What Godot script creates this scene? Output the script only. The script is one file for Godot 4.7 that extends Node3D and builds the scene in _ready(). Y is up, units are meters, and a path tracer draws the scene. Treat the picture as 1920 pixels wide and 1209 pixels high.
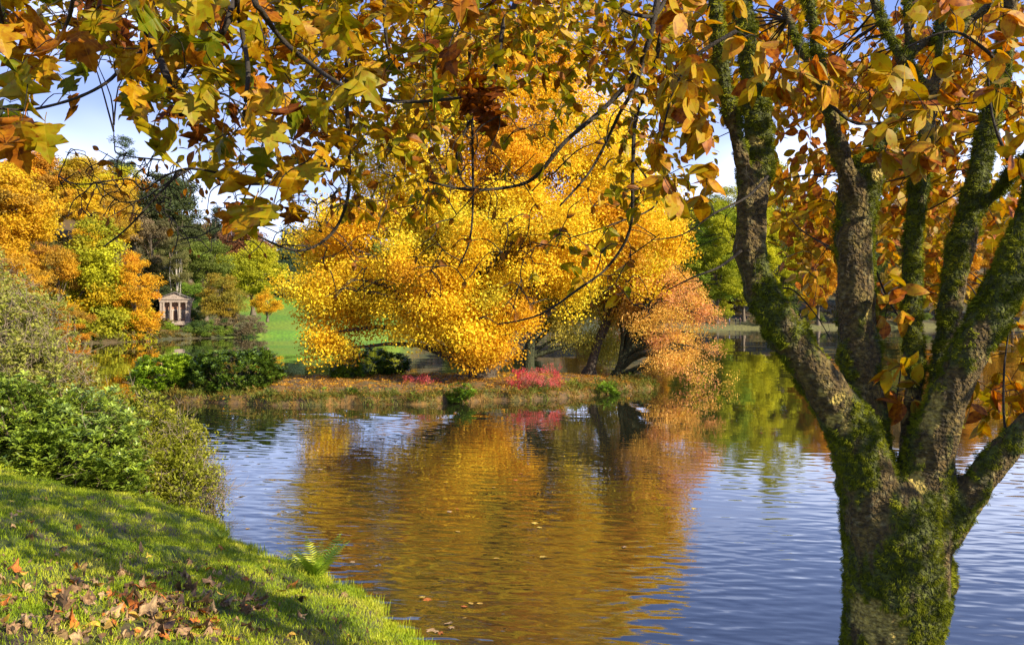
extends Node3D
# A lake in an autumn garden: camera on a grassy bank, an island with a golden tree, a small temple on the far shore.

const F := 1500.0
const CAMH := 3.1
var rng := RandomNumberGenerator.new()
var noise := FastNoiseLite.new()
var names := {}
var M := {}

# ---------------------------------------------------------------- mesh building
class MB:
	var v := PackedVector3Array()
	var n := PackedVector3Array()
	var c := PackedColorArray()
	var uv := PackedVector2Array()
	var i := PackedInt32Array()
	func vert(p: Vector3, nn: Vector3, col := Color.WHITE, t := Vector2.ZERO) -> int:
		v.append(p); n.append(nn); c.append(col); uv.append(t)
		return v.size() - 1
	func tri(a: int, b: int, d: int) -> void:
		var g := (v[d] - v[a]).cross(v[b] - v[a])
		if g.dot(n[a] + n[b] + n[d]) < 0.0:
			i.append(a); i.append(d); i.append(b)
		else:
			i.append(a); i.append(b); i.append(d)
	func quad(a: int, b: int, d: int, e: int) -> void:
		tri(a, b, d); tri(a, d, e)
	func flat(pts: Array, col := Color.WHITE) -> void:   # a flat convex polygon, facing the side it is seen counter-clockwise from
		var nn: Vector3 = (pts[1] - pts[0]).cross(pts[2] - pts[0]).normalized()
		var base := v.size()
		for p in pts: vert(p, nn, col)
		for k in range(1, pts.size() - 1): tri(base, base + k, base + k + 1)
	func mesh() -> ArrayMesh:
		var a := []
		a.resize(Mesh.ARRAY_MAX)
		a[Mesh.ARRAY_VERTEX] = v; a[Mesh.ARRAY_NORMAL] = n; a[Mesh.ARRAY_COLOR] = c; a[Mesh.ARRAY_TEX_UV] = uv; a[Mesh.ARRAY_INDEX] = i
		var m := ArrayMesh.new()
		m.add_surface_from_arrays(Mesh.PRIMITIVE_TRIANGLES, a)
		return m

func P(x: float, y: float, d: float) -> Vector3:
	return Vector3((x - 960.0) / F * d, CAMH - (y - 592.0) / F * d, -d)

func numbered(called: String) -> String:
	names[called] = names.get(called, 0) + 1
	return called if names[called] == 1 else "%s_%03d" % [called, names[called] - 1]

func tag(o: Node, label: String, category: String, group := "", kind := "") -> void:
	o.set_meta("label", label)
	o.set_meta("category", category)
	if group: o.set_meta("group", group)
	if kind: o.set_meta("kind", kind)

func thing(called: String, label: String, category: String, at := Vector3.ZERO, group := "") -> Node3D:
	var o := Node3D.new()
	o.name = numbered(called)
	add_child(o)
	o.position = at
	tag(o, label, category, group)
	return o

func put(mesh: Mesh, called: String, mat: Material, parent: Node, at := Vector3.ZERO) -> MeshInstance3D:
	var o := MeshInstance3D.new()
	o.mesh = mesh
	o.material_override = mat
	o.name = numbered(called) if parent == self else called
	parent.add_child(o, true)
	o.position = at
	return o

func setting(mesh: Mesh, called: String, mat: Material, label: String, category: String) -> MeshInstance3D:
	var o := put(mesh, called, mat, self)
	tag(o, label, category, "", "structure")
	return o

func scatter(buf: PackedFloat32Array, mesh: Mesh, called: String, mat: Material, parent: Node, kind := "stuff") -> MultiMeshInstance3D:
	var mm := MultiMesh.new()
	mm.transform_format = MultiMesh.TRANSFORM_3D
	mm.use_colors = true
	mm.mesh = mesh
	mm.instance_count = buf.size() / 16
	mm.buffer = buf
	var o := MultiMeshInstance3D.new()
	o.multimesh = mm
	o.material_override = mat
	o.name = numbered(called) if parent == self else called
	parent.add_child(o, true)
	if kind: o.set_meta("kind", kind)
	return o

func push(buf: PackedFloat32Array, b: Basis, p: Vector3, c: Color) -> void:
	buf.append_array(PackedFloat32Array([b.x.x, b.y.x, b.z.x, p.x, b.x.y, b.y.y, b.z.y, p.y, b.x.z, b.y.z, b.z.z, p.z, c.r, c.g, c.b, 1.0]))

func rv() -> Vector3:   # random unit vector
	var z := rng.randf_range(-1, 1)
	var a := rng.randf() * TAU
	var r := sqrt(1.0 - z * z)
	return Vector3(r * cos(a), z, r * sin(a))

func rball() -> Vector3:
	return rv() * pow(rng.randf(), 0.3333)

func rbasis(s: float) -> Basis:
	return Basis(rv(), rng.randf() * TAU).scaled(Vector3(s, s, s))

func tube(b: MB, pts: Array, r0: float, r1: float, sides := 6, col := Color.WHITE, wob := 0.0) -> void:
	var rings := []
	var up := Vector3(0.31, 0.2, 0.93)
	var count := pts.size()
	for k in count:
		var t: Vector3 = (pts[mini(k + 1, count - 1)] - pts[maxi(k - 1, 0)]).normalized()
		if t.length() < 0.5: t = Vector3.UP
		var x := t.cross(up)
		if x.length() < 0.05: x = t.cross(Vector3.RIGHT)
		x = x.normalized()
		var y := t.cross(x)
		var r := lerpf(r0, r1, float(k) / (count - 1))
		if wob > 0.0: r *= 1.0 + rng.randf_range(-wob, wob)
		var ring := []
		for s in sides:
			var a := TAU * s / sides
			var nn := x * cos(a) + y * sin(a)
			ring.append(b.vert(pts[k] + nn * r, nn, col, Vector2(float(s) / sides, k)))
		rings.append(ring)
	for k in count - 1:
		for s in sides:
			var s2 := (s + 1) % sides
			b.quad(rings[k][s], rings[k][s2], rings[k + 1][s2], rings[k + 1][s])

func smooth_path(pts: Array, per := 4) -> Array:
	if pts.size() < 3: per = maxi(per, 3)
	var out := []
	for k in pts.size() - 1:
		var a: Vector3 = pts[maxi(k - 1, 0)]
		var b: Vector3 = pts[k]
		var c: Vector3 = pts[k + 1]
		var d: Vector3 = pts[mini(k + 2, pts.size() - 1)]
		for j in per: out.append(b.cubic_interpolate(c, a, d, float(j) / per))
	out.append(pts[-1])
	return out

func box(b: MB, lo: Vector3, hi: Vector3, col := Color.WHITE) -> void:
	var p := []
	for k in 8: p.append(Vector3(hi.x if k & 1 else lo.x, hi.y if k & 2 else lo.y, hi.z if k & 4 else lo.z))
	for f in [[0, 2, 3, 1], [4, 5, 7, 6], [0, 4, 6, 2], [1, 3, 7, 5], [0, 1, 5, 4], [2, 6, 7, 3]]:
		b.flat([p[f[0]], p[f[1]], p[f[2]], p[f[3]]], col)

func lathe(b: MB, prof: Array, at: Vector3, sides := 14, col := Color.WHITE) -> void:   # prof: [radius, y]
	var rings := []
	for k in prof.size():
		var t := Vector2(prof[mini(k + 1, prof.size() - 1)][0] - prof[maxi(k - 1, 0)][0], prof[mini(k + 1, prof.size() - 1)][1] - prof[maxi(k - 1, 0)][1]).normalized()
		var ring := []
		for s in sides:
			var a := TAU * s / sides
			ring.append(b.vert(at + Vector3(cos(a) * prof[k][0], prof[k][1], sin(a) * prof[k][0]), Vector3(cos(a) * t.y, -t.x, sin(a) * t.y), col))
		rings.append(ring)
	for k in prof.size() - 1:
		for s in sides:
			b.quad(rings[k][s], rings[k][(s + 1) % sides], rings[k + 1][(s + 1) % sides], rings[k + 1][s])

# bones: [from, to, radius, radius]; joined with a smooth minimum and meshed as surface nets
func body(bones: Array, cell: float, k: float) -> MB:
	var lo := Vector3(1e9, 1e9, 1e9)
	var hi := -lo
	for q in bones:
		var r: float = maxf(q[2], q[3]) + k + cell * 3.0
		for e in 2:
			lo = lo.min(q[e] - Vector3(r, r, r)); hi = hi.max(q[e] + Vector3(r, r, r))
	var nx := int((hi.x - lo.x) / cell) + 2
	var ny := int((hi.y - lo.y) / cell) + 2
	var nz := int((hi.z - lo.z) / cell) + 2
	var f := PackedFloat32Array()
	f.resize(nx * ny * nz)
	f.fill(1.0)
	for q in bones:
		var a: Vector3 = q[0]
		var ab: Vector3 = q[1] - a
		var ra: float = q[2]
		var dr: float = q[3] - ra
		var inv := 1.0 / maxf(ab.length_squared(), 1e-9)
		var reach: float = maxf(q[2], q[3]) + k + cell * 2.0
		var rr := Vector3(reach, reach, reach)
		var l: Vector3 = ((a.min(q[1]) - rr - lo) / cell).floor()
		var h: Vector3 = ((a.max(q[1]) + rr - lo) / cell).ceil()
		for z in range(maxi(int(l.z), 0), mini(int(h.z) + 1, nz)):
			for y in range(maxi(int(l.y), 0), mini(int(h.y) + 1, ny)):
				var row := (z * ny + y) * nx
				for x in range(maxi(int(l.x), 0), mini(int(h.x) + 1, nx)):
					var p := lo + Vector3(x, y, z) * cell - a
					var t := clampf(p.dot(ab) * inv, 0.0, 1.0)
					var d := (p - ab * t).length() - ra - dr * t
					var o := f[row + x]
					if d - o > k: continue
					var hh := maxf(k - absf(d - o), 0.0) / k
					f[row + x] = minf(d, o) - hh * hh * k * 0.25
	var at := {}
	var m := MB.new()
	var nxy := nx * ny
	var off := [0, 1, nx, nx + 1, nxy, nxy + 1, nxy + nx, nxy + nx + 1]
	var edges := [[0, 1], [2, 3], [4, 5], [6, 7], [0, 2], [1, 3], [4, 6], [5, 7], [0, 4], [1, 5], [2, 6], [3, 7]]
	for z in nz - 1:
		for y in ny - 1:
			var row := (z * ny + y) * nx
			for x in nx - 1:
				var c := row + x
				var f0 := f[c]
				if f0 > 0.5: continue
				var s := 0
				for e in 8:
					if f[c + off[e]] < 0.0: s += 1
				if s == 0 or s == 8: continue
				var sum := Vector3.ZERO
				var cnt := 0
				for e in edges:
					var fa := f[c + off[e[0]]]
					var fb := f[c + off[e[1]]]
					if (fa < 0.0) != (fb < 0.0):
						var t := fa / (fa - fb)
						var pa := Vector3(e[0] & 1, (e[0] >> 1) & 1, e[0] >> 2)
						var pb := Vector3(e[1] & 1, (e[1] >> 1) & 1, e[1] >> 2)
						sum += pa.lerp(pb, t)
						cnt += 1
				var g := Vector3(f[c + 1] - f0, f[c + nx] - f0, f[c + nxy] - f0)
				at[c] = m.vert(lo + (Vector3(x, y, z) + sum / cnt) * cell, g.normalized())
	for c in at:
		var f0 := f[c]
		for ax in 3:
			var d1: int = [1, nx, nxy][ax]
			var u: int = [nx, nxy, 1][ax]
			var w: int = [nxy, 1, nx][ax]
			if (f0 < 0.0) != (f[c + d1] < 0.0) and at.has(c - u) and at.has(c - w) and at.has(c - u - w):
				m.quad(at[c], at[c - u], at[c - u - w], at[c - w])
	smooth_normals(m)
	return m

func smooth_normals(m: MB) -> void:
	var acc := PackedVector3Array()
	acc.resize(m.v.size())
	for k in range(0, m.i.size(), 3):
		var a := m.i[k]
		var b := m.i[k + 1]
		var c := m.i[k + 2]
		var g := (m.v[c] - m.v[a]).cross(m.v[b] - m.v[a])
		acc[a] += g; acc[b] += g; acc[c] += g
	for k in acc.size(): m.n[k] = acc[k].normalized()

# ---------------------------------------------------------------- materials
func mat(col: Color, rough := 0.8, vertex := false) -> StandardMaterial3D:
	var m := StandardMaterial3D.new()
	m.albedo_color = col.linear_to_srgb()
	m.roughness = rough
	m.vertex_color_use_as_albedo = vertex
	m.cull_mode = BaseMaterial3D.CULL_DISABLED
	return m

func leaf_mat(back: float, rough := 0.55, spec := 0.35) -> StandardMaterial3D:
	var m := mat(Color.WHITE, rough, true)
	m.backlight_enabled = true
	m.backlight = Color(back, back, back * 0.75)
	m.metallic_specular = spec
	return m

func grain(size: int, freq: float, lo: float, hi: float, oct := 4, seed_ := 1) -> ImageTexture:   # grey mottling
	var fn := FastNoiseLite.new()
	fn.seed = seed_
	fn.frequency = freq
	fn.fractal_octaves = oct
	var src := fn.get_seamless_image(size, size)
	var im := Image.create(size, size, true, Image.FORMAT_RGB8)
	for y in size:
		for x in size:
			var g := lerpf(lo, hi, src.get_pixel(x, y).r)
			im.set_pixel(x, y, Color(g, g, g))
	im.generate_mipmaps()
	return ImageTexture.create_from_image(im)

func grained(m: StandardMaterial3D, tex: Texture2D, scale: float, bump: Texture2D = null, cm := 0.0) -> StandardMaterial3D:
	m.albedo_texture = tex
	m.uv1_triplanar = true
	m.uv1_world_triplanar = true
	m.uv1_scale = Vector3(scale, scale, scale)
	if bump:
		m.heightmap_enabled = true
		m.heightmap_texture = bump
		m.heightmap_scale = cm
	return m

func leaf_texture(kind: String, seed_: int, base: Color, blotch: Color, edge: Color, share: float) -> ImageTexture:   # veins and mottling of one leaf (sRGB colours)
	var s := 128
	var im := Image.create(s, s, true, Image.FORMAT_RGB8)
	noise.seed = seed_
	noise.frequency = 0.035
	noise.fractal_octaves = 4
	var vein := base.lerp(Color(0.85, 0.75, 0.35), 0.35)
	for y in s:
		for x in s:
			var u := (x + 0.5) / s - 0.5
			var w := 1.0 - (y + 0.5) / s
			var q := noise.get_noise_2d(x * 0.6, y * 0.6) + share
			var col := base.lerp(blotch, smoothstep(-0.25, 0.35, q))
			q = noise.get_noise_2d(x * 0.8 + 300, y * 0.8) + share * 0.7 + 0.8 * maxf(0.0, Vector2(u, w - 0.45).length() * 1.4 - 0.45)
			col = col.lerp(edge, smoothstep(0.05, 0.6, q) * 0.85)
			var near := absf(u)
			if kind == "plane":
				for a in [0.62, 1.15]:
					var dir := Vector2(sin(a), cos(a))
					var r := Vector2(absf(u), w - 0.12)
					if r.dot(dir) > 0: near = minf(near, absf(r.cross(dir)) * 1.2)
			else:
				var r2 := fposmod((w - absf(u) * 0.8) * 9.0, 1.0)
				near = minf(near, absf(r2 - 0.5) * 0.12 + 0.006)
			col = col.lerp(vein, 0.55 * (1.0 - smoothstep(0.004, 0.016, near)))
			im.set_pixel(x, y, col)
	im.generate_mipmaps()
	return ImageTexture.create_from_image(im)

# ---------------------------------------------------------------- leaves
# A leaf lies in its x-y plane, its stalk end at the origin, its tip towards +y, about one unit long.
func leaf_from_outline(half: Array, curl: float, fold: float, seed_: int, stalk := 0.35) -> MB:
	rng.seed = seed_
	var b := MB.new()
	var outl := []
	for q in half: outl.append(Vector2(q[0], q[1]))
	var twist := rng.randf_range(-0.9, 0.9)
	var bend := func(p: Vector2) -> Vector3:
		var z := fold * absf(p.x) - curl * (p.y * p.y) * 0.5 + 0.1 * curl * sin(p.x * 7.0 + seed_) + twist * p.x * p.y * 0.5 - curl * 0.55 * p.x * p.x
		return Vector3(p.x, p.y * (1.0 - 0.15 * absf(curl)), z)
	for side in [-1.0, 1.0]:
		var spine := []
		var rim := []
		for q in outl:
			spine.append(b.vert(bend.call(Vector2(0, clampf(q.y, 0.0, 1.0))), Vector3(0, 0, 1), Color.WHITE, Vector2(0.5, 1.0 - q.y)))
			rim.append(b.vert(bend.call(Vector2(q.x * side, q.y)), Vector3(0, 0, 1), Color.WHITE, Vector2(0.5 + q.x * side, 1.0 - q.y)))
		for k in outl.size() - 1:
			b.tri(spine[k], rim[k], rim[k + 1])
			if outl[k].y != outl[k + 1].y: b.tri(spine[k], rim[k + 1], spine[k + 1])
	for k in range(0, b.i.size(), 3):   # one winding for the whole blade
		var g := (b.v[b.i[k + 2]] - b.v[b.i[k]]).cross(b.v[b.i[k + 1]] - b.v[b.i[k]])
		if g.z < 0:
			var t := b.i[k + 1]
			b.i[k + 1] = b.i[k + 2]
			b.i[k + 2] = t
	smooth_normals(b)
	for k in b.n.size():
		if b.n[k].length() < 0.5: b.n[k] = Vector3(0, 0, 1)
	if stalk > 0:
		tube(b, [Vector3(0, -stalk, -0.06), Vector3(0, -stalk * 0.4, 0.0), Vector3(0, 0.03, 0.0)], 0.012, 0.012, 3, Color(0.8, 0.7, 0.6))
	return b

func plane_leaf(curl: float, fold: float, seed_: int) -> MB:
	rng.seed = seed_
	var j := func() -> float: return rng.randf_range(-0.025, 0.025)
	return leaf_from_outline([[0.0, 0.0], [0.1 + j.call(), -0.03], [0.24, 0.04 + j.call()], [0.34 + j.call(), 0.03], [0.5 + j.call(), 0.14 + j.call()], [0.36, 0.19], [0.33, 0.26], [0.24, 0.3 + j.call()], [0.38, 0.36], [0.44, 0.44 + j.call()], [0.56 + j.call(), 0.62 + j.call()],
		[0.42, 0.57], [0.36, 0.62 + j.call()], [0.17 + j.call() * 0.5, 0.5], [0.2, 0.62], [0.26, 0.72 + j.call()], [0.15, 0.77], [0.12, 0.86], [0.0, 1.02]], curl, fold, seed_)

func ovate_leaf(curl: float, fold: float, seed_: int, width := 0.27) -> MB:
	return leaf_from_outline([[0.0, 0.0], [width * 0.55, 0.12], [width * 0.93, 0.3], [width, 0.48], [width * 0.8, 0.68], [width * 0.42, 0.86], [0.0, 1.0]], curl, fold, seed_, 0.18)

# Many small leaves in one clump, for crowns seen from a distance.
func spray(count: int, radius: float, leaf: float, seed_: int, flatness := 0.7, droop := 0.0, aspect := 0.6, vary := 0.25) -> ArrayMesh:
	rng.seed = seed_
	var b := MB.new()
	for k in count:
		var p := rball() * radius * Vector3(1, flatness, 1)
		var nn := (rv() + Vector3(0, 0.55, 0)).normalized()
		var t := nn.cross(rv()).normalized()
		if droop > 0: t = (t + Vector3(0, -droop, 0)).normalized(); nn = (nn - t * nn.dot(t)).normalized()
		var w := t.cross(nn)
		var s := leaf * rng.randf_range(0.7, 1.25)
		var col := Color.WHITE * rng.randf_range(1.0 - vary, 1.0 + vary)
		var dip := nn * (-0.12 * s)
		var a := b.vert(p, nn, col)
		var l := b.vert(p + t * s * 0.45 + w * s * 0.5 * aspect + dip, nn, col)
		var r := b.vert(p + t * s * 0.45 - w * s * 0.5 * aspect + dip, nn, col)
		var e := b.vert(p + t * s + dip * 0.5, nn, col)
		b.tri(a, l, e); b.tri(a, e, r)
	return b.mesh()

# A whorl of long leaves round a shoot tip, as on rhododendrons.
func rosette(count: int, length: float, width: float, seed_: int, lift := 0.35) -> ArrayMesh:
	rng.seed = seed_
	var b := MB.new()
	for k in count:
		var a := TAU * (k + rng.randf_range(-0.3, 0.3)) / count
		var up := lift + rng.randf_range(-0.35, 0.4)
		var t := Vector3(cos(a), up, sin(a)).normalized()
		var w := Vector3(-sin(a), 0, cos(a))
		var nn := w.cross(t).normalized()
		if nn.y < 0: nn = -nn
		var s := length * rng.randf_range(0.7, 1.15)
		var col := Color.WHITE * rng.randf_range(0.75, 1.25)
		var y0 := Vector3(0, rng.randf_range(-0.4, 0.1) * length, 0)
		var p0 := b.vert(y0 + t * s * 0.1, nn, col)
		var p1 := b.vert(y0 + t * s * 0.55 + nn * s * 0.05, nn, col)
		var p2 := b.vert(y0 + t * s - nn * s * 0.1, nn, col)
		for sd in [-1.0, 1.0]:
			var m1 := b.vert(y0 + t * s * 0.45 + w * sd * width * 0.5 + nn * s * 0.09, (nn - w * sd * 0.3).normalized(), col)
			var m2 := b.vert(y0 + t * s * 0.75 + w * sd * width * 0.42 + nn * s * 0.04, (nn - w * sd * 0.3).normalized(), col)
			b.tri(p0, m1, p1); b.tri(p1, m1, m2); b.tri(p1, m2, p2)
	return b.mesh()

# ---------------------------------------------------------------- trees and shrubs
func pick(pal: Array, t: float) -> Color:
	t = clampf(t, 0.0, 0.999) * (pal.size() - 1)
	return (pal[int(t)] as Color).lerp(pal[int(t) + 1], t - int(t))

# lobes: [centre, radii]. Fills clumps with sprays; returns the clump centres.
func crown(parent: Node3D, called: String, lobes: Array, clumps: int, per: int, crad: float, flatness: float, sprays: Array, pal: Array, m: Material, size := 1.0, inner := 0.2, huefreq := 0.25, droop := 0.0) -> Array:
	var weights := []
	var total := 0.0
	for q in lobes:
		total += pow(q[1].x * q[1].y * q[1].z, 0.6667)
		weights.append(total)
	noise.seed = 5
	noise.frequency = huefreq
	noise.fractal_octaves = 3
	var centres := []
	var bufs := []
	for s in sprays: bufs.append(PackedFloat32Array())
	var tries := 0
	while centres.size() < clumps and tries < clumps * 12:
		tries += 1
		var w := rng.randf() * total
		var li := 0
		while weights[li] < w: li += 1
		var q = lobes[li]
		var depth := rng.randf_range(0.8, 1.0) if rng.randf() > inner else rng.randf_range(0.25, 0.8)
		var c: Vector3 = q[0] + rv() * q[1] * depth
		var hidden := false
		if depth > 0.79:
			for o in lobes:
				if o != q and ((c - o[0]) / o[1]).length() < 0.72: hidden = true; break
		if hidden: continue
		centres.append(c)
		var hue := 0.5 + noise.get_noise_3dv(c + parent.position) * 1.1 + rng.randf_range(-0.22, 0.22)
		var rad := crad * rng.randf_range(0.65, 1.3)
		var lean := Vector3(rng.randf_range(-0.3, 0.3), 0, rng.randf_range(-0.3, 0.3))
		for k in per:
			var o := rball()
			var p := c + o * rad * Vector3(1, flatness, 1) + lean * o.x * rad * 0.6
			if droop > 0: p.y -= droop * rng.randf() * rad
			var col := pick(pal, hue + rng.randf_range(-0.15, 0.15)) * rng.randf_range(0.8, 1.2)
			var yaw := Basis(Vector3.UP, rng.randf() * TAU) * Basis(Vector3.RIGHT, rng.randf_range(-0.5, 0.5))
			var s := size * rng.randf_range(0.75, 1.25)
			push(bufs[(k + centres.size()) % sprays.size()], yaw.scaled(Vector3(s, s, s)), p, col)
	for k in sprays.size():
		if bufs[k].size(): scatter(bufs[k], sprays[k], called, m, parent)
	return centres

func grow_trunk(parent: Node3D, top: Vector3, r: float, limbs: Array, sides: int, m: Material, start := 0.35, lean := Vector3.ZERO) -> void:
	var b := MB.new()
	var path := [Vector3(0, -0.35, 0), Vector3(0, 0.05, 0), top * 0.3 + lean + rv() * r * 0.6, top * 0.65 + lean * 0.7 + rv() * r * 0.8, top]
	var sp := smooth_path(path, 4)
	tube(b, sp, r, r * 0.25, sides, Color.WHITE, 0.06)
	tube(b, [Vector3(0, -0.3, 0), Vector3(0, 0.1, 0), sp[5]], r * 1.5, r * 0.9, sides)
	for c: Vector3 in limbs:
		var f := clampf(start + rng.randf() * 0.5, 0.0, 0.95)
		var k := int(f * (sp.size() - 1))
		var a: Vector3 = sp[k]
		if c.y < a.y and c.y > sp[4].y:
			while k > 4 and sp[k].y > c.y - 0.3 * (c - a).length(): k -= 1
			a = sp[k]
		var mid := a.lerp(c, 0.5) + Vector3(0, (c - a).length() * 0.12, 0) + rv() * (c - a).length() * 0.07
		tube(b, smooth_path([a, mid, c], 3), r * lerpf(0.5, 0.22, f), r * 0.05, maxi(3, sides - 2))
	put(b.mesh(), "trunk", m, parent)

func far_tree(called: String, label: String, group: String, shape: String, cx: float, cy: float, rx: float, ry: float, d: float, pal: Array, opt := {}) -> Node3D:
	rng.seed = int(cx * 31 + cy * 17 + d * 7)
	var c := P(cx, cy, d)
	var base := Vector3(c.x + opt.get("lean", 0.0), 0, c.z)
	base.y = ground(base.x, d)
	if opt.has("base"): base.y = CAMH - (opt.base - 592.0) / F * d
	var R := Vector3(rx, ry, rx) / F * d
	var t := thing(called, label, opt.get("category", "tree"), base, group)
	var o := c - base
	var lobes := []
	var low := o.y - R.y
	match shape:
		"cone":
			for k in 7:
				var f := k / 6.0
				lobes.append([Vector3(o.x * f, low + 2.0 * R.y * (0.08 + 0.86 * f), o.z), Vector3(R.x * (1.02 - 0.85 * f), R.y * 0.2, R.x * (1.02 - 0.85 * f))])
		"column":
			for k in 6:
				var f := k / 5.0
				var w: float = R.x * sin(PI * (0.22 + 0.62 * f))
				lobes.append([Vector3(rng.randf_range(-0.15, 0.15) * R.x, low + 2.0 * R.y * (0.14 + 0.74 * f), rng.randf_range(-0.1, 0.1) * R.x), Vector3(w, R.y * 0.3, w)])
		_:
			lobes.append([o + Vector3(0, -0.05 * R.y, 0), R * 0.72])
			for k in 9:
				var dir := rv()
				if dir.z < -0.2: dir.z *= -1
				lobes.append([o + dir * R * 0.58, R * rng.randf_range(0.34, 0.46)])
	var area: float = R.x * R.y
	var clumps := int(clampf(area * 2.6, 40, 190) * opt.get("dens", 1.0))
	var crad: float = clampf(sqrt(area) * 0.26, 0.5, 1.7)
	var cs := crown(t, "crown", lobes, clumps, opt.get("per", 13), crad, 0.6, [M.far_a, M.far_b], pal, M.leaf, crad * 0.52, 0.12, 0.14)
	var limbs := []
	for k in mini(opt.get("limbs", 9), cs.size()): limbs.append(cs[rng.randi() % cs.size()])
	grow_trunk(t, Vector3(o.x * 0.9, o.y + R.y * 0.35, 0), opt.get("r", clampf(R.x * 0.075, 0.14, 0.5)), limbs, 6, opt.get("bark", M.bark_far), 0.3)
	return t

# A broad shrub: stems from one base, bare twigs, whorls of leaves.
func shrub(called: String, label: String, group: String, base: Vector3, lobes_px: Array, whorls: Array, pal: Array, n: int, opt := {}) -> Node3D:
	rng.seed = int(base.x * 977 + base.z * 131 + n)
	var t := thing(called, label, opt.get("category", "shrub"), base, group)
	var lobes := []
	for q in lobes_px:
		var c: Vector3 = P(q[0], q[1], q[4]) - base
		lobes.append([c, Vector3(q[2], q[3], q[2] * opt.get("deep", 0.9)) / F * q[4]])
	var per: int = opt.get("per", 6)
	var cs := crown(t, "foliage", lobes, n / per, per, opt.get("crad", 0.22), 0.6, whorls, pal, opt.get("mat", M.gloss), opt.get("size", 1.0), opt.get("inner", 0.25), opt.get("hue", 0.8))
	var b := MB.new()
	var k := 0
	for c: Vector3 in cs:
		k += 1
		if k % opt.get("stem_every", 4) != 0: continue
		var foot: Vector3 = Vector3(rng.randf_range(-0.25, 0.25), -0.1, rng.randf_range(-0.25, 0.25)) + Vector3(c.x, 0, c.z) * opt.get("spread", 0.35)
		if foot.y + base.y < 0.0 and opt.get("water", false): foot.y = -0.1 - base.y
		tube(b, smooth_path([foot, foot.lerp(c, 0.5) + rv() * 0.12, c], 3), opt.get("stem", 0.018), 0.004, 4)
	put(b.mesh(), "stems", opt.get("bark", M.twig), t)
	var tw: int = opt.get("twigs", 0)
	if tw:
		var q := MB.new()
		for j in tw:
			var c: Vector3 = cs[rng.randi() % cs.size()]
			if opt.has("twig_min") and c.y < opt.twig_min: continue
			var dir := (rv() + Vector3(0.25, 0.55, 0.2)).normalized()
			var l := rng.randf_range(0.2, 0.55)
			var p1 := c + dir * l * 0.5 + rv() * 0.04
			var p2 := c + dir * l + rv() * 0.08 + Vector3(0, -0.04, 0)
			tube(q, smooth_path([c - dir * 0.15, p1, p2], 2), 0.0045, 0.0018, 3)
			for e in 2:
				var s := p1.lerp(p2, rng.randf() * 0.6)
				tube(q, [s, s + (dir + rv() * 0.9).normalized() * l * 0.35], 0.0025, 0.0012, 3)
		put(q.mesh(), "twigs", M.pale_twig, t).set_meta("kind", "stuff")
	return t

# ---------------------------------------------------------------- the lie of the land
func curve(table: Array, x: float) -> float:   # straight lines through [x, y] pairs
	if x <= table[0][0]: return table[0][1]
	for k in table.size() - 1:
		if x < table[k + 1][0]:
			return lerpf(table[k][1], table[k + 1][1], (x - table[k][0]) / (table[k + 1][0] - table[k][0]))
	return table[-1][1]

const SHORE := [[-900, 60], [60, 82], [125, 88], [280, 97], [310, 106], [400, 112], [560, 122], [700, 142], [800, 176], [1300, 186], [1600, 205], [1920, 228], [2600, 240]]
const STEEP := [[-900, 0.4], [235, 0.38], [270, 0.14], [300, 0.09], [360, 0.07], [520, 0.1], [700, 0.1], [820, 0.1], [1900, 0.12]]

func shore_depth(x: float, d: float) -> float:
	return curve(SHORE, 960.0 + F * x / d)

func ground(x: float, d: float) -> float:
	if d < 20.0: return bank(x, d)
	var px := 960.0 + F * x / d
	var s := d - curve(SHORE, px)
	if s < 0.0: return maxf(-1.5, s * 0.25)
	var st := curve(STEEP, px)
	var h := minf(s, 1.6) * 0.35 + maxf(s - 1.6, 0.0) * st
	h += maxf(s - curve([[290, 14.0], [400, 22.0], [450, 45.0]], px), 0.0) * maxf(0.26 - st, 0.0)
	h = minf(h, curve([[300, 34.0], [400, 19.0], [800, 20.0], [1200, 32.0]], px) + 0.02 * s)
	return h + 0.3 * sin(x * 0.11 + d * 0.07) * smoothstep(2.0, 12.0, s)

func bank_shore(x: float) -> float:
	if x < -0.9: return 7.45 + (-0.7 - x) * 1.13 + 0.18 * sin(x * 2.3) + 0.09 * sin(x * 7.1) + 0.05 * sin(x * 17.0)
	return lerpf(7.45, 5.7, smoothstep(-0.9, 0.7, x)) + 0.12 * sin(x * 2.9)

func bank(x: float, d: float) -> float:
	var k := lerpf(0.66, 0.9, smoothstep(-0.7, 1.2, x))
	var s := (bank_shore(x) - d) * k
	if s < 0.0: return maxf(-0.8, s * 0.7)
	var h: float = curve([[0, 0.0], [0.12, 0.13], [0.5, 0.34], [1.4, 0.74], [2.8, 1.26], [3.8, 1.56], [5.0, 1.66], [9.0, 1.9]], s)
	return h + 0.02 * sin(x * 5.1 + d * 2.0) * sin(d * 4.3 - x) * smoothstep(0.2, 0.8, s)

func bank_at(px: float, py: float) -> Vector3:   # where the line of sight through a pixel of the photograph meets the bank
	var d := 2.6
	while d < 16.0:
		var p := P(px, py, d)
		if p.y <= bank(p.x, d): return Vector3(p.x, bank(p.x, d), -d)
		d += 0.02
	return Vector3(0, -9, 0)

func bank_normal(x: float, d: float) -> Vector3:
	return Vector3(bank(x - 0.06, d) - bank(x + 0.06, d), 0.12, bank(x, d + 0.06) - bank(x, d - 0.06)).normalized()

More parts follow.
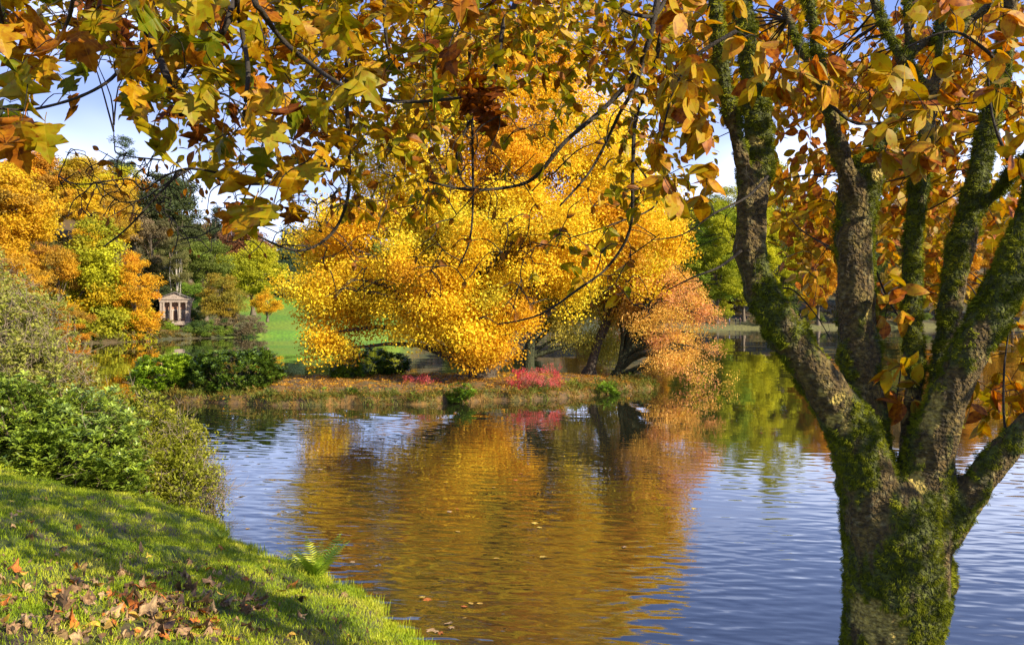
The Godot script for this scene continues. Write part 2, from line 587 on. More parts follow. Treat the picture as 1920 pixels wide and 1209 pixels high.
func island(x: float, d: float) -> float:
	var u := (x + 4.2) / (10.6 + 0.35 * sin(d * 1.7))
	var w := (d - 32.6 - 0.16 * (x + 4.2) - 0.02 * (x + 4.2) * (x + 4.2)) / (4.6 + 0.2 * sin(x * 1.4) + 0.12 * sin(x * 3.7 + 1.0))
	var e := 1.0 - pow(absf(u), 2.6) - pow(absf(w), 2.6)
	if e < 0.0: return maxf(-0.6, e * 0.9)
	return minf(e * 3.2, 0.26) + 0.26 * smoothstep(0.05, 0.9, e) + 0.04 * sin(x * 3.1) * sin(d * 2.7) + 0.025 * sin(x * 7.3 + d * 2.0) * smoothstep(0.02, 0.1, e)

func field(x0: float, x1: float, d0: float, d1: float, nx: int, nd: int, h: Callable, tint: Callable) -> ArrayMesh:
	var b := MB.new()
	for j in nd + 1:
		var d := lerpf(d0, d1, float(j) / nd)
		for k in nx + 1:
			var x := lerpf(x0, x1, float(k) / nx)
			var y: float = h.call(x, d)
			b.v.append(Vector3(x, y, -d)); b.n.append(Vector3.UP); b.c.append(tint.call(x, d, y)); b.uv.append(Vector2(x, d))
	for j in nd:
		for k in nx:
			var a := j * (nx + 1) + k
			b.i.append_array(PackedInt32Array([a, a + nx + 1, a + 1, a + 1, a + nx + 1, a + nx + 2]))
	smooth_normals(b)
	return b.mesh()

# ---------------------------------------------------------------- water
var wave_a := FastNoiseLite.new()
var wave_b := FastNoiseLite.new()
var gust := FastNoiseLite.new()
const RINGS := [[852, 1062, 0.35], [878, 1112, 0.22], [842, 1118, 0.18], [562, 908, 0.9], [1140, 1110, 0.3], [800, 1150, 0.25], [950, 1180, 0.3], [700, 900, 0.5]]

func slope(x: float, d: float) -> Vector2:
	var right := smoothstep(-3.0, 4.0, x)
	var calm := 1.0 - lerpf(0.9, 0.86, right) * smoothstep(lerpf(21.0, 10.0, right), lerpf(33.0, 20.0, right), d)
	var g := (0.75 + 0.9 * gust.get_noise_2d(x, d * 0.6)) * calm
	g = maxf(g, 0.05)
	var e := 0.02
	var fade := 1.0 - smoothstep(10.0, 16.0, d)
	var h0 := wave_a.get_noise_2d(x * 0.5, d)
	var ax := wave_a.get_noise_2d((x + e) * 0.5, d) - h0
	var ad := wave_a.get_noise_2d(x * 0.5, d + e) - h0
	var s := Vector2(ax, ad) * (WAVE / e) * g
	if fade > 0.0:
		var b0 := wave_b.get_noise_2d(x * 0.6, d)
		s += Vector2(wave_b.get_noise_2d((x + e) * 0.6, d) - b0, wave_b.get_noise_2d(x * 0.6, d + e) - b0) * (WAVE * 0.3 / e) * fade * g
	for q in RINGS:
		var c := Vector2((q[0] - 960.0) / F, 0)
		var cd: float = CAMH * F / (q[1] - 592.0)
		c = Vector2(c.x * cd, cd)
		var o := Vector2(x, d) - c
		var r := o.length()
		if r < q[2] * 1.6 and r > 0.01:
			s += o / r * 0.045 * sin(r * 48.0 / (0.6 + q[2])) * (1.0 - smoothstep(q[2] * 0.7, q[2] * 1.6, r))
	return s

const WAVE := 0.0046

func water_band(b: MB, x0: float, x1: float, d0: float, d1: float, cx: float, cd: float) -> void:
	var nx := int((x1 - x0) / cx)
	var nd := int((d1 - d0) / cd)
	var base := b.v.size()
	for j in nd + 1:
		var d := lerpf(d0, d1, float(j) / nd)
		for k in nx + 1:
			var x := lerpf(x0, x1, float(k) / nx)
			var s := slope(x, d)
			b.v.append(Vector3(x, 0, -d)); b.n.append(Vector3(-s.x, 1, s.y).normalized()); b.c.append(Color.WHITE); b.uv.append(Vector2(x, d))
	for j in nd:
		for k in nx:
			var a := base + j * (nx + 1) + k
			b.i.append_array(PackedInt32Array([a, a + nx + 1, a + 1, a + 1, a + nx + 1, a + nx + 2]))

# ---------------------------------------------------------------- foreground boughs
# Grows twigs from a skeleton of branches to the given tips, nearest first, so that twigs chain. Returns the direction in which each twig arrives.
func reach(b: MB, nodes: PackedVector3Array, tips: Array, r: float, step := 0.09) -> Array:
	var best := PackedFloat32Array()
	var from := PackedInt32Array()
	best.resize(tips.size()); from.resize(tips.size())
	best.fill(1e9)
	var done := 0
	var dirs := []
	dirs.resize(tips.size())
	var seen := 0
	while done < tips.size():
		for k in tips.size():
			if best[k] < 0: continue
			var t: Vector3 = tips[k]
			for q in range(seen, nodes.size()):
				var dd := t.distance_squared_to(nodes[q])
				if dd < best[k]: best[k] = dd; from[k] = q
		seen = nodes.size()
		# the nearest eighth of those left grow in this round
		var order := []
		for k in tips.size():
			if best[k] >= 0: order.append(k)
		order.sort_custom(func(p, q): return best[p] < best[q])
		for z in maxi(1, order.size() / 6):
			var k: int = order[z]
			var a := nodes[from[k]]
			var t: Vector3 = tips[k]
			var l := a.distance_to(t)
			var mid := a.lerp(t, 0.5) + rv() * l * 0.14 + Vector3(0, l * 0.08, 0)
			var path := smooth_path([a, mid, t], 3)
			tube(b, path, minf(r * (0.5 + l * 1.2), r * 1.4), r * 0.35, 4)
			for q in range(2, path.size()):
				nodes.append(path[q])
			dirs[k] = (t - mid).normalized()
			best[k] = -1.0
			done += 1
	return dirs

func hang(dir: Vector3, droop: float, s: float, loose := 0.55) -> Basis:   # a leaf's axes: its tip leaves the twig outwards and hangs
	var y := (dir + Vector3(0, -droop, 0) + rv() * loose).normalized()
	var z := (rv() + Vector3(0, 0.6, 0.5)).normalized()
	var x := y.cross(z).normalized()
	z = x.cross(y)
	return Basis(x, y, z).scaled_local(Vector3(s, s, s) * rng.randf_range(0.75, 1.2))

func tips_in(regions: Array, d0: float, d1: float) -> Array:   # [x0, y0, x1, y1, count]
	var out := []
	for q in regions:
		for k in q[4]:
			out.append(P(rng.randf_range(q[0], q[2]), rng.randf_range(q[1], q[3]), rng.randf_range(d0, d1)))
	return out

# ---------------------------------------------------------------- the scene
func _ready() -> void:
	# camera
	var cam := Camera3D.new()
	cam.name = "camera"
	add_child(cam)
	cam.position = Vector3(0, CAMH, 0)
	cam.rotation.x = -atan(12.5 / F)
	cam.fov = rad_to_deg(2.0 * atan(604.5 / F))
	cam.near = 0.05
	cam.far = 5000.0
	# sky
	var sky := ProceduralSkyMaterial.new()
	sky.sky_top_color = Color(0.23, 0.34, 0.59)
	sky.sky_horizon_color = Color(0.71, 0.77, 0.89)
	sky.sky_curve = 0.14
	sky.ground_bottom_color = Color(0.25, 0.24, 0.16)
	sky.ground_horizon_color = Color(0.5, 0.5, 0.45)
	sky.sky_cover = cloud_cover()
	sky.sky_cover_modulate = Color(1, 1, 1, 1)
	var env := Environment.new()
	env.background_mode = Environment.BG_SKY
	env.sky = Sky.new()
	env.sky.sky_material = sky
	env.tonemap_mode = Environment.TONE_MAPPER_LINEAR
	env.background_energy_multiplier = 1.3
	env.tonemap_exposure = 2.05
	env.sdfgi_enabled = true
	env.ssao_enabled = true
	env.ssil_enabled = true
	var we := WorldEnvironment.new()
	we.name = "world"
	we.environment = env
	add_child(we)
	# sun, low autumn light from beyond the trunks
	var sun := DirectionalLight3D.new()
	sun.name = "sun"
	add_child(sun)
	var towards := Vector3(0.72, 0.45, 0.47).normalized()
	sun.look_at_from_position(towards * 50.0, Vector3.ZERO)
	sun.light_energy = 1.5
	sun.light_color = Color(1.0, 0.94, 0.84)
	sun.light_angular_distance = 0.5
	sun.shadow_enabled = true

	materials()
	land()
	far_shore()
	temple()
	island_things()
	near_bank()
	overhang()
	near_tree()

func cloud_cover() -> ImageTexture:
	var fn := FastNoiseLite.new()
	fn.seed = 11
	fn.frequency = 1.7
	fn.fractal_octaves = 5
	var im := Image.create(512, 256, false, Image.FORMAT_RGBA8)
	for y in 256:
		for x in 512:
			var a := TAU * x / 512.0
			var e := PI * (0.5 - y / 256.0)
			var p := Vector3(cos(a) * cos(e), sin(e) * 2.2, sin(a) * cos(e))
			var c := smoothstep(-0.1, 0.45, fn.get_noise_3dv(p))
			im.set_pixel(x, y, Color(1, 0.99, 0.97, c * 0.26 * smoothstep(0.0, 0.08, sin(e))))
	return ImageTexture.create_from_image(im)

func C(r: float, g: float, b: float) -> Color: return Color(r, g, b)

func materials() -> void:
	var fine := grain(256, 0.03, 0.6, 1.0, 5, 3)
	var rough := grain(256, 0.02, 0.0, 1.0, 5, 9)
	M.leaf = leaf_mat(0.85, 0.6, 0.3)
	M.gloss = leaf_mat(0.5, 0.38, 0.5)
	M.grass = leaf_mat(0.6, 0.55, 0.3)
	M.bark_far = mat(C(0.14, 0.11, 0.075), 0.9)
	M.bark_pale = mat(C(0.38, 0.34, 0.27), 0.85)
	M.bark = grained(mat(C(0.11, 0.085, 0.055), 0.9), fine, 1.6, rough, 3.0)
	M.bark_ivy = grained(mat(C(0.06, 0.07, 0.025), 0.9), fine, 1.6, rough, 4.0)
	M.twig = mat(C(0.09, 0.065, 0.04), 0.9)
	M.bough = grained(mat(C(0.06, 0.045, 0.028), 0.9), grain(256, 0.05, 0.35, 1.0, 4, 8), 9.0, rough, 0.6)
	M.pale_twig = mat(C(0.26, 0.2, 0.13), 0.9)
	M.stone = grained(mat(C(0.47, 0.38, 0.3), 0.85), fine, 0.5)
	M.rock = grained(mat(C(0.13, 0.13, 0.05), 0.95), fine, 0.8, rough, 5.0)
	M.land = grained(mat(Color.WHITE, 0.95, true), grain(512, 0.02, 0.55, 1.1, 5, 21), 0.13)
	M.lawn = grained(mat(Color.WHITE, 0.95, true), grain(512, 0.06, 0.5, 1.1, 4, 22), 0.9, rough, 2.0)
	M.trunk = grained(mat(Color.WHITE, 0.92, true), grain(512, 0.03, 0.25, 1.2, 5, 23), 2.6, grain(512, 0.035, 0.0, 1.0, 5, 24), 3.2)
	M.moss = leaf_mat(0.4, 0.9, 0.2)
	var w := mat(C(0.018, 0.019, 0.009), 0.025)
	w.metallic_specular = 0.58
	w.clearcoat_enabled = true
	w.clearcoat = 0.6
	w.clearcoat_roughness = 0.02
	M.water = w
	# clumps of leaves
	M.far_a = spray(36, 1.0, 0.38, 101, 0.6)
	M.far_b = spray(36, 1.0, 0.34, 102, 0.5, 0.4)
	M.isl_a = spray(78, 0.68, 0.105, 103, 0.75, 0.5, 0.75, 0.16)
	M.isl_b = spray(78, 0.68, 0.098, 104, 0.6, 0.8, 0.7, 0.16)
	M.drop = spray(40, 0.52, 0.12, 105, 1.1, 1.6, 0.45)
	M.tiny = spray(26, 0.3, 0.09, 106, 0.8)
	M.whorl_a = rosette(9, 0.11, 0.034, 107)
	M.whorl_b = rosette(8, 0.085, 0.03, 108, 0.7)
	M.whorl_i = rosette(10, 0.17, 0.055, 109, 0.45)
	M.sprig = spray(14, 0.09, 0.05, 110, 0.9, 0.0, 0.45)

func land() -> void:
	noise.seed = 31
	noise.frequency = 0.05
	noise.fractal_octaves = 4
	var g := PlaneMesh.new()
	g.size = Vector2(6000, 6000)
	var flat := put(g, "ground", mat(C(0.14, 0.14, 0.06), 0.95), self, Vector3(0, -2.2, 0))
	tag(flat, "grassy ground stretching away under the woods", "ground", "", "structure")
	var tint := func(x: float, d: float, y: float) -> Color:
		var q := noise.get_noise_2d(x, d)
		var px := 960.0 + F * x / d
		var litter := C(0.16, 0.10, 0.035).lerp(C(0.07, 0.08, 0.025), smoothstep(-0.25, 0.25, q))
		var grassy := C(0.15, 0.33, 0.008).lerp(C(0.23, 0.36, 0.012), smoothstep(-0.3, 0.3, q))
		var k := smoothstep(428, 448, px + q * 25.0) * (1.0 - smoothstep(740, 790, px)) * (1.0 - smoothstep(52.0, 62.0, d - shore_depth(x, d) + q * 8.0))
		k = maxf(k, 0.75 * smoothstep(1250, 1300, px) * (1.0 - smoothstep(4.0, 9.0, d - shore_depth(x, d) + q * 4.0)))
		return litter.lerp(grassy if px < 900.0 else C(0.2, 0.21, 0.06), k)
	setting(field(-330, 330, 54, 420, 220, 150, ground, tint), "terrain", M.land, "wooded hillside and lawn round the far end of the lake", "hillside")
	# water
	wave_a.seed = 41; wave_a.frequency = 3.1; wave_a.fractal_octaves = 2; wave_a.noise_type = FastNoiseLite.TYPE_SIMPLEX
	wave_b.seed = 42; wave_b.frequency = 5.5; wave_b.fractal_octaves = 2; wave_b.noise_type = FastNoiseLite.TYPE_SIMPLEX
	gust.seed = 43; gust.frequency = 0.09; gust.fractal_octaves = 3
	var b := MB.new()
	water_band(b, -14, 12, 4, 12, 0.13, 0.045)
	water_band(b, -26, 24, 12, 24, 0.22, 0.095)
	water_band(b, -60, 56, 24, 56, 0.6, 0.3)
	water_band(b, -260, 300, 56, 260, 5.0, 2.5)
	setting(b.mesh(), "lake", M.water, "dark rippled lake mirroring the golden trees and pale sky", "lake")

# ---------------------------------------------------------------- far shore
func far_shore() -> void:
	var Y := C(0.74, 0.52, 0.02)
	var YO := C(0.72, 0.4, 0.018)
	var O := C(0.68, 0.3, 0.018)
	var RB := C(0.3, 0.13, 0.05)
	var OB := C(0.36, 0.23, 0.035)
	var YG := C(0.54, 0.53, 0.02)
	var G := C(0.21, 0.28, 0.035)
	var LG := C(0.26, 0.37, 0.03)
	var DG := C(0.09, 0.12, 0.04)
	var BG := C(0.1, 0.15, 0.09)
	var T := C(0.34, 0.25, 0.14)
	# the left wooded shore
	far_tree("orange_tree", "tall golden orange tree at the edge of the left wood", "", "round", 30, 410, 82, 125, 100, [Y, YO, OB])
	far_tree("orange_tree", "bronze orange tree crowning the left hill", "", "round", 75, 335, 62, 62, 146, [YO, O, OB])
	far_tree("yellow_tree", "broad yellow tree crowning the left hill beside the bronze one", "", "round", 160, 340, 70, 58, 152, [YG, Y, OB])
	far_tree("yellow_tree", "golden tree on the hill below the dark pointed conifer", "", "round", 232, 358, 48, 62, 140, [YO, Y, YG])
	far_tree("orange_tree", "amber tree on the slope above the yellow green beech", "", "round", 195, 400, 62, 62, 124, [YO, Y, YO])
	far_tree("beech_tree", "layered yellow green beech drooping to the lake edge", "", "cone", 178, 520, 82, 132, 97, [YG, C(0.3, 0.32, 0.02), Y], {"dens": 1.25})
	far_tree("orange_tree", "rusty brown tree with thin foliage beside the yellow green beech", "", "round", 108, 505, 56, 62, 94, [OB, YO, C(0.3, 0.12, 0.03)])
	far_tree("orange_tree", "tall slender bright orange tree leaning over the water", "", "column", 254, 556, 40, 92, 98, [O, YO, YO], {"dens": 1.2})
	far_tree("orange_tree", "low rusty orange tree at the waterline beneath the wood", "", "round", 140, 605, 40, 45, 88, [O, OB, YO], {"base": 643})
	far_tree("bare_tree", "nearly leafless grey tree among the orange ones", "", "round", 215, 478, 36, 48, 106, [T, C(0.2, 0.14, 0.1)], {"dens": 0.5, "limbs": 30})
	far_tree("conifer", "dark pointed conifer standing above the left hilltop", "", "cone", 232, 305, 30, 66, 168, [DG, BG])
	far_tree("conifer", "broad dark green cedar on the slope above the temple", "", "round", 330, 400, 64, 80, 138, [DG, C(0.08, 0.09, 0.03)])
	far_tree("leafy_tree", "grey green tree on the slope beside the cedar", "", "round", 282, 458, 46, 62, 128, [C(0.12, 0.12, 0.04), T])
	far_tree("birch_tree", "weeping birch with white stems behind the temple", "", "column", 330, 488, 30, 58, 124, [C(0.24, 0.22, 0.07), C(0.16, 0.17, 0.05)], {"bark": M.bark_pale, "dens": 0.7, "r": 0.22})
	far_tree("leafy_tree", "rounded mid green tree above the temple gardens", "", "round", 386, 490, 58, 52, 134, [G, C(0.14, 0.17, 0.03)])
	far_tree("yew_tree", "dark yew bush beside the left wall of the temple", "", "round", 298, 560, 30, 50, 119, [DG, C(0.05, 0.065, 0.02)], {"base": 612})
	far_tree("yew_tree", "dark yew standing behind the temple roof", "", "round", 318, 535, 40, 50, 134, [DG, C(0.06, 0.07, 0.02)])
	far_tree("leafy_tree", "bright green rounded shrub tree behind the temple", "", "round", 358, 548, 30, 32, 131, [LG, C(0.13, 0.24, 0.03)])
	far_tree("round_tree", "large domed yellow green tree on the lawn", "", "round", 470, 512, 60, 58, 142, [C(0.56, 0.52, 0.02), C(0.42, 0.42, 0.02), C(0.3, 0.33, 0.02)], {"base": 588, "dens": 1.2, "lean": 0.4})
	far_tree("round_tree", "olive brown domed tree beside the temple", "", "round", 416, 552, 44, 50, 117, [C(0.42, 0.29, 0.03), C(0.26, 0.24, 0.03), OB], {"base": 607, "dens": 1.3})
	far_tree("small_tree", "small bright orange yellow tree alone on the lawn", "", "round", 501, 567, 31, 29, 128, [YO, Y, YO], {"base": 600, "dens": 1.2})
	far_tree("copper_tree", "red brown copper beech behind the domed tree", "", "round", 462, 462, 54, 42, 172, [RB, C(0.2, 0.09, 0.04)])
	far_tree("conifer", "blue green conifer at the top of the lawn", "", "cone", 538, 505, 34, 78, 176, [BG, C(0.045, 0.08, 0.04)])
	far_tree("conifer", "tall blue green conifer behind the copper beech", "", "cone", 405, 455, 30, 66, 178, [BG, DG])
	far_tree("leafy_tree", "dull green tree behind the cedar", "", "round", 355, 462, 52, 46, 160, [G, DG])
	far_tree("leafy_tree", "dark green tree half hidden behind the golden island tree", "", "round", 590, 500, 44, 80, 186, [DG, G])
	far_tree("yellow_tree", "yellow green tree glimpsed under the golden island tree", "", "round", 690, 540, 60, 60, 190, [YG, G])
	for q in [[-60, 430, 70, 120, 96], [20, 540, 70, 90, 88]]:
		far_tree("orange_tree", ["tall orange tree behind the tangled bush on the bank", "lower orange tree between the tangled bush and the water"][int(q[0] > 0)], "trees behind the bush", "round", q[0], q[1], q[2], q[3], q[4], [YO, OB])
	# low plants by the temple
	for q in [["evergreen_shrub", "low glossy evergreen shrub in front of the temple", 306, 614, 26, 11, 112.5, [G, LG]], ["evergreen_shrub", "wide bank of broad green leaves beside the temple steps", 392, 612, 50, 16, 112.8, [C(0.06, 0.11, 0.03), LG]],
			["bare_shrub", "twiggy tan shrub at the lake edge below the lawn", 452, 610, 46, 26, 116.5, [T, C(0.15, 0.14, 0.07)]], ["yellow_shrub", "small yellow shrub under the olive brown tree", 432, 597, 16, 10, 119, [Y, YO]],
			["evergreen_shrub", "green shrub between the temple and the olive tree", 366, 592, 22, 22, 121, [G, C(0.05, 0.08, 0.02)]]]:
		far_tree(q[0], q[1], "", "round", q[2], q[3], q[4], q[5], q[6], q[7], {"category": "shrub", "limbs": 12, "r": 0.08, "per": 16})
	# the far right shore
	far_tree("lime_tree", "tall lime yellow tree on the far shore between the mossy limbs", "", "round", 1450, 440, 72, 150, 206, [C(0.6, 0.56, 0.02), YG, C(0.5, 0.5, 0.02)], {"dens": 1.2})
	far_tree("leafy_tree", "green tree on the far shore beside the tall lime yellow one", "", "round", 1345, 480, 66, 130, 196, [YG, C(0.36, 0.38, 0.02), LG], {"dens": 1.2})
	far_tree("lime_tree", "second lime yellow tree on the far shore just behind the bent limb", "", "round", 1395, 455, 62, 140, 201, [YG, C(0.6, 0.56, 0.02), C(0.44, 0.46, 0.02)], {"dens": 1.2})
	far_tree("leafy_tree", "yellowish green tree on the far shore beyond the cherry", "", "round", 1296, 480, 46, 110, 205, [C(0.36, 0.38, 0.02), YG, OB])
	far_tree("orange_tree", "broad amber tree on the far shore beside the lime yellow one", "", "round", 1535, 470, 66, 110, 204, [YO, O, Y], {"dens": 1.2})
	far_tree("orange_tree", "deep orange tree on the far shore behind the slender stem", "", "round", 1765, 460, 66, 130, 222, [YO, O, OB], {"dens": 1.2})
	far_tree("yellow_tree", "pale yellow tree on the far shore at the wood's end", "", "round", 1900, 480, 70, 110, 232, [Y, YO])
	far_tree("leafy_tree", "dark shrubby tree on the far shore below the orange ones", "", "round", 1650, 545, 70, 45, 216, [G, OB, DG])
	far_tree("bare_tree", "thin brown tree on the far shore between two orange ones", "", "round", 1660, 440, 60, 80, 226, [T, OB], {"dens": 0.6, "limbs": 24})
	for q in [[1530, 594, 26, 11, 207], [1600, 588, 40, 15, 211], [1690, 592, 50, 13, 214], [1420, 598, 30, 8, 197]]:
		far_tree("waterside_shrub", "low green shrub along the far waterline", "shrubs along the far waterline", "round", q[0], q[1], q[2], q[3], q[4], [G, C(0.12, 0.15, 0.05), T], {"category": "shrub", "r": 0.1})
	# the wood on the hill behind
	var kinds := [["brown_tree", "brown autumn tree in the wood on the distant hill", [RB, OB, T]], ["dark_tree", "dark green tree in the wood on the distant hill", [DG, G, C(0.07, 0.09, 0.05)]], ["russet_tree", "russet orange tree in the wood on the distant hill", [OB, YO, RB]]]
	for k in 34:
		rng.seed = 700 + k
		var x := 740.0 + k * 41.0 + rng.randf_range(-16, 16)
		var back := k % 3
		var d: float = [232.0, 262.0, 296.0][back] + rng.randf_range(-8, 8)
		var y: float = [500.0, 440.0, 402.0][back] + rng.randf_range(-14, 18)
		var q = kinds[rng.randi() % 3]
		far_tree(q[0], q[1], q[1].replace("tree", "trees"), "round", x, y, rng.randf_range(48, 66), [75.0, 60.0, 48.0][back], d, q[2], {"per": 11, "limbs": 4, "dens": 0.7})
	for k in 26:
		rng.seed = 800 + k
		var x := -40.0 + k * 30.0 + rng.randf_range(-14, 14)
		var d := 175.0 + rng.randf_range(-6, 40) + (10.0 if x > 420 else 0.0)
		if x < 250: d = rng.randf_range(112, 160)
		var q = kinds[k % 3]
		var y := curve([[0, 400], [120, 375], [260, 420], [420, 490], [700, 500]], x) + rng.randf_range(-12, 20)
		far_tree(q[0], q[1].replace("distant hill", "slope above the lawn and temple"), q[1].replace("tree", "trees").replace("distant hill", "slope above the temple"), "round", x, y, rng.randf_range(46, 60), rng.randf_range(46, 58), d, q[2] if x > 250 else [YO, OB, Y], {"per": 12, "limbs": 4})
	var buf := PackedFloat32Array()
	rng.seed = 850
	for k in 9500:
		var x := rng.randf_range(-190, 200)
		var d := rng.randf_range(78, 330)
		if k % 3 == 0: x = rng.randf_range(-75, -35); d = rng.randf_range(78, 125)
		if k % 9 == 0: x = rng.randf_range(-50, -36); d = 112.0 + rng.randf_range(-9, 4)
		var px := 960.0 + F * x / d
		if px < -150 or px > 2050: continue
		var s := d - shore_depth(x, d)
		if s < (0.8 if px > 430 else 0.1) or (px > 425 and px < 790 and s < 52.0) or (px > 285 and px < 430 and s > 3.0 and s < 9.0): continue
		if px > 1250 and s < 5.0: continue
		var z := rng.randf_range(0.6, 1.7)
		if px > 285 and px < 430 and s < 4.0: z = rng.randf_range(0.25, 0.5)
		push(buf, Basis(Vector3.UP, rng.randf() * TAU).scaled(Vector3(z, z * 0.9, z)), Vector3(x, ground(x, d) + 0.3, -d), pick([C(0.06, 0.09, 0.02), C(0.2, 0.13, 0.03), C(0.12, 0.14, 0.03), C(0.3, 0.18, 0.03)], rng.randf()))
	tag(scatter(buf, M.far_a, "undergrowth", M.leaf, self), "brown and green undergrowth beneath the trees of the far shore", "undergrowth", "", "stuff")
	# stones and the grotto mouth at the waterline
	for q in [[288, 625, 0.42], [301, 628, 0.34], [315, 629, 0.45], [352, 629, 0.5], [372, 630, 0.4], [396, 631, 0.38], [345, 622, 0.4], [421, 632, 0.3]]:
		rng.seed = int(q[0])
		var at := P(q[0], q[1], 0)
		var px: float = q[0]
		var d := curve(SHORE, px) + 0.6
		at = Vector3((px - 960) / F * d, 0.1, -d)
		var bones := []
		for j in 5: bones.append([Vector3(rng.randf_range(-0.8, 0.8), 0, rng.randf_range(-0.2, 0.3)) * q[2], Vector3(rng.randf_range(-0.6, 0.6), 0.35, 0.1) * q[2], 0.45 * q[2], 0.3 * q[2]])
		var o := put(body(bones, 0.12, 0.06).mesh(), "shore_rock", M.rock, self, at)
		tag(o, "mossy rock at the waterline below the temple", "rock", "rocks below the temple")
	var gd := curve(SHORE, 333) + 1.2
	var g := thing("grotto_arch", "dark rock arch at the waterline below the temple", "arch", Vector3((333.0 - 960) / F * gd, 0, -gd))
	var bones := []
	for j in 9:
		var a := PI * j / 8.0
		bones.append([Vector3(cos(a) * 0.95, sin(a) * 0.5 + 0.05, 0.1), Vector3(cos(a) * 1.2, sin(a) * 0.6 + 0.1, -1.0), 0.13 + 0.09 * rng.randf(), 0.3])
	put(body(bones, 0.1, 0.1).mesh(), "rock_rim", M.rock, g)
	var bk := MB.new()
	box(bk, Vector3(-1.1, -0.2, -2.4), Vector3(1.1, 0.7, -2.2))
	box(bk, Vector3(-1.1, 0.55, -2.2), Vector3(1.1, 0.75, -0.6))
	box(bk, Vector3(-1.25, -0.2, -2.4), Vector3(-1.1, 0.75, -0.6))
	box(bk, Vector3(1.1, -0.2, -2.4), Vector3(1.25, 0.75, -0.6))
	put(bk.mesh(), "back_wall", M.rock, g)
	var pd := curve(SHORE, 273) + 2.0
	var p := thing("stone_pedestal", "small square stone pedestal beside the orange tree", "pedestal", Vector3((273.0 - 960) / F * pd, ground((273.0 - 960) / F * pd, pd), -pd))
	var pb := MB.new()
	box(pb, Vector3(-0.55, -0.4, -0.55), Vector3(0.55, 0.9, 0.55))
	put(pb.mesh(), "block", M.stone, p)
	pb = MB.new()
	box(pb, Vector3(-0.65, 0.9, -0.65), Vector3(0.65, 1.05, 0.65))
	pb.flat([Vector3(-0.6, 1.05, 0.6), Vector3(0.6, 1.05, 0.6), Vector3(0, 1.5, 0)]); pb.flat([Vector3(0.6, 1.05, 0.6), Vector3(0.6, 1.05, -0.6), Vector3(0, 1.5, 0)])
	pb.flat([Vector3(0.6, 1.05, -0.6), Vector3(-0.6, 1.05, -0.6), Vector3(0, 1.5, 0)]); pb.flat([Vector3(-0.6, 1.05, -0.6), Vector3(-0.6, 1.05, 0.6), Vector3(0, 1.5, 0)])
	put(pb.mesh(), "cap", M.stone, p)
	# walkers
	for q in [[1368, 194.0, 0.3, C(0.12, 0.13, 0.2), "person in a blue grey coat walking on the far bank", -0.3], [1380, 195.0, 0.5, C(0.03, 0.03, 0.03), "person in dark clothes walking beside another on the far bank", 0.1], [1388, 195.5, 0.1, C(0.09, 0.03, 0.05), "person in a maroon jacket on the far bank", 0.2],
			[1490, 214.0, 0.4, C(0.1, 0.05, 0.1), "person in purple among the far trees", 0.0], [1501, 214.5, 0.2, C(0.03, 0.03, 0.05), "person in black trousers and jacket under the amber tree", 0.4]]:
		person(q[0], q[1], q[2], q[3], q[4], q[5])

func person(px: float, d: float, stride: float, coat: Color, label: String, turn: float) -> void:
	var x := (px - 960.0) / F * d
	var t := thing("person", label, "person", Vector3(x, ground(x, d), -d), "walkers on the far bank")
	t.rotation.y = turn + PI * 0.5
	var s := stride * 0.5
	var bones := [[Vector3(0, 0.95, 0), Vector3(0, 1.38, 0), 0.15, 0.17], [Vector3(0, 1.38, 0), Vector3(0, 1.52, 0), 0.08, 0.06], [Vector3(0, 1.62, 0.01), Vector3(0, 1.68, 0.0), 0.095, 0.1]]
	for k in [-1.0, 1.0]:
		bones.append([Vector3(k * 0.1, 0.95, 0), Vector3(k * 0.1, 0.5, k * s * 0.35 + 0.03), 0.1, 0.07])
		bones.append([Vector3(k * 0.1, 0.5, k * s * 0.35 + 0.03), Vector3(k * 0.1, 0.07, k * s * 0.6 - 0.03), 0.065, 0.045])
		bones.append([Vector3(k * 0.1, 0.05, k * s * 0.6 - 0.03), Vector3(k * 0.11, 0.04, k * s * 0.6 + 0.13), 0.045, 0.04])
		bones.append([Vector3(k * 0.18, 1.4, 0), Vector3(k * 0.25, 1.12, -k * s * 0.25), 0.065, 0.055])
		bones.append([Vector3(k * 0.25, 1.12, -k * s * 0.25), Vector3(k * 0.23, 0.86, 0.08 - k * s * 0.3), 0.052, 0.04])
	var m := body(bones, 0.035, 0.05)
	for k in m.v.size():
		var p := m.v[k]
		m.c[k] = C(0.4, 0.24, 0.17) if p.y > 1.5 and p.z > -0.03 or (absf(p.x) > 0.2 and p.y < 0.92) else (C(0.05, 0.035, 0.02) if p.y > 1.55 else (coat if p.y > 0.86 else C(0.035, 0.038, 0.05)))
	put(m.mesh(), "body", mat(Color.WHITE, 0.85, true), t)

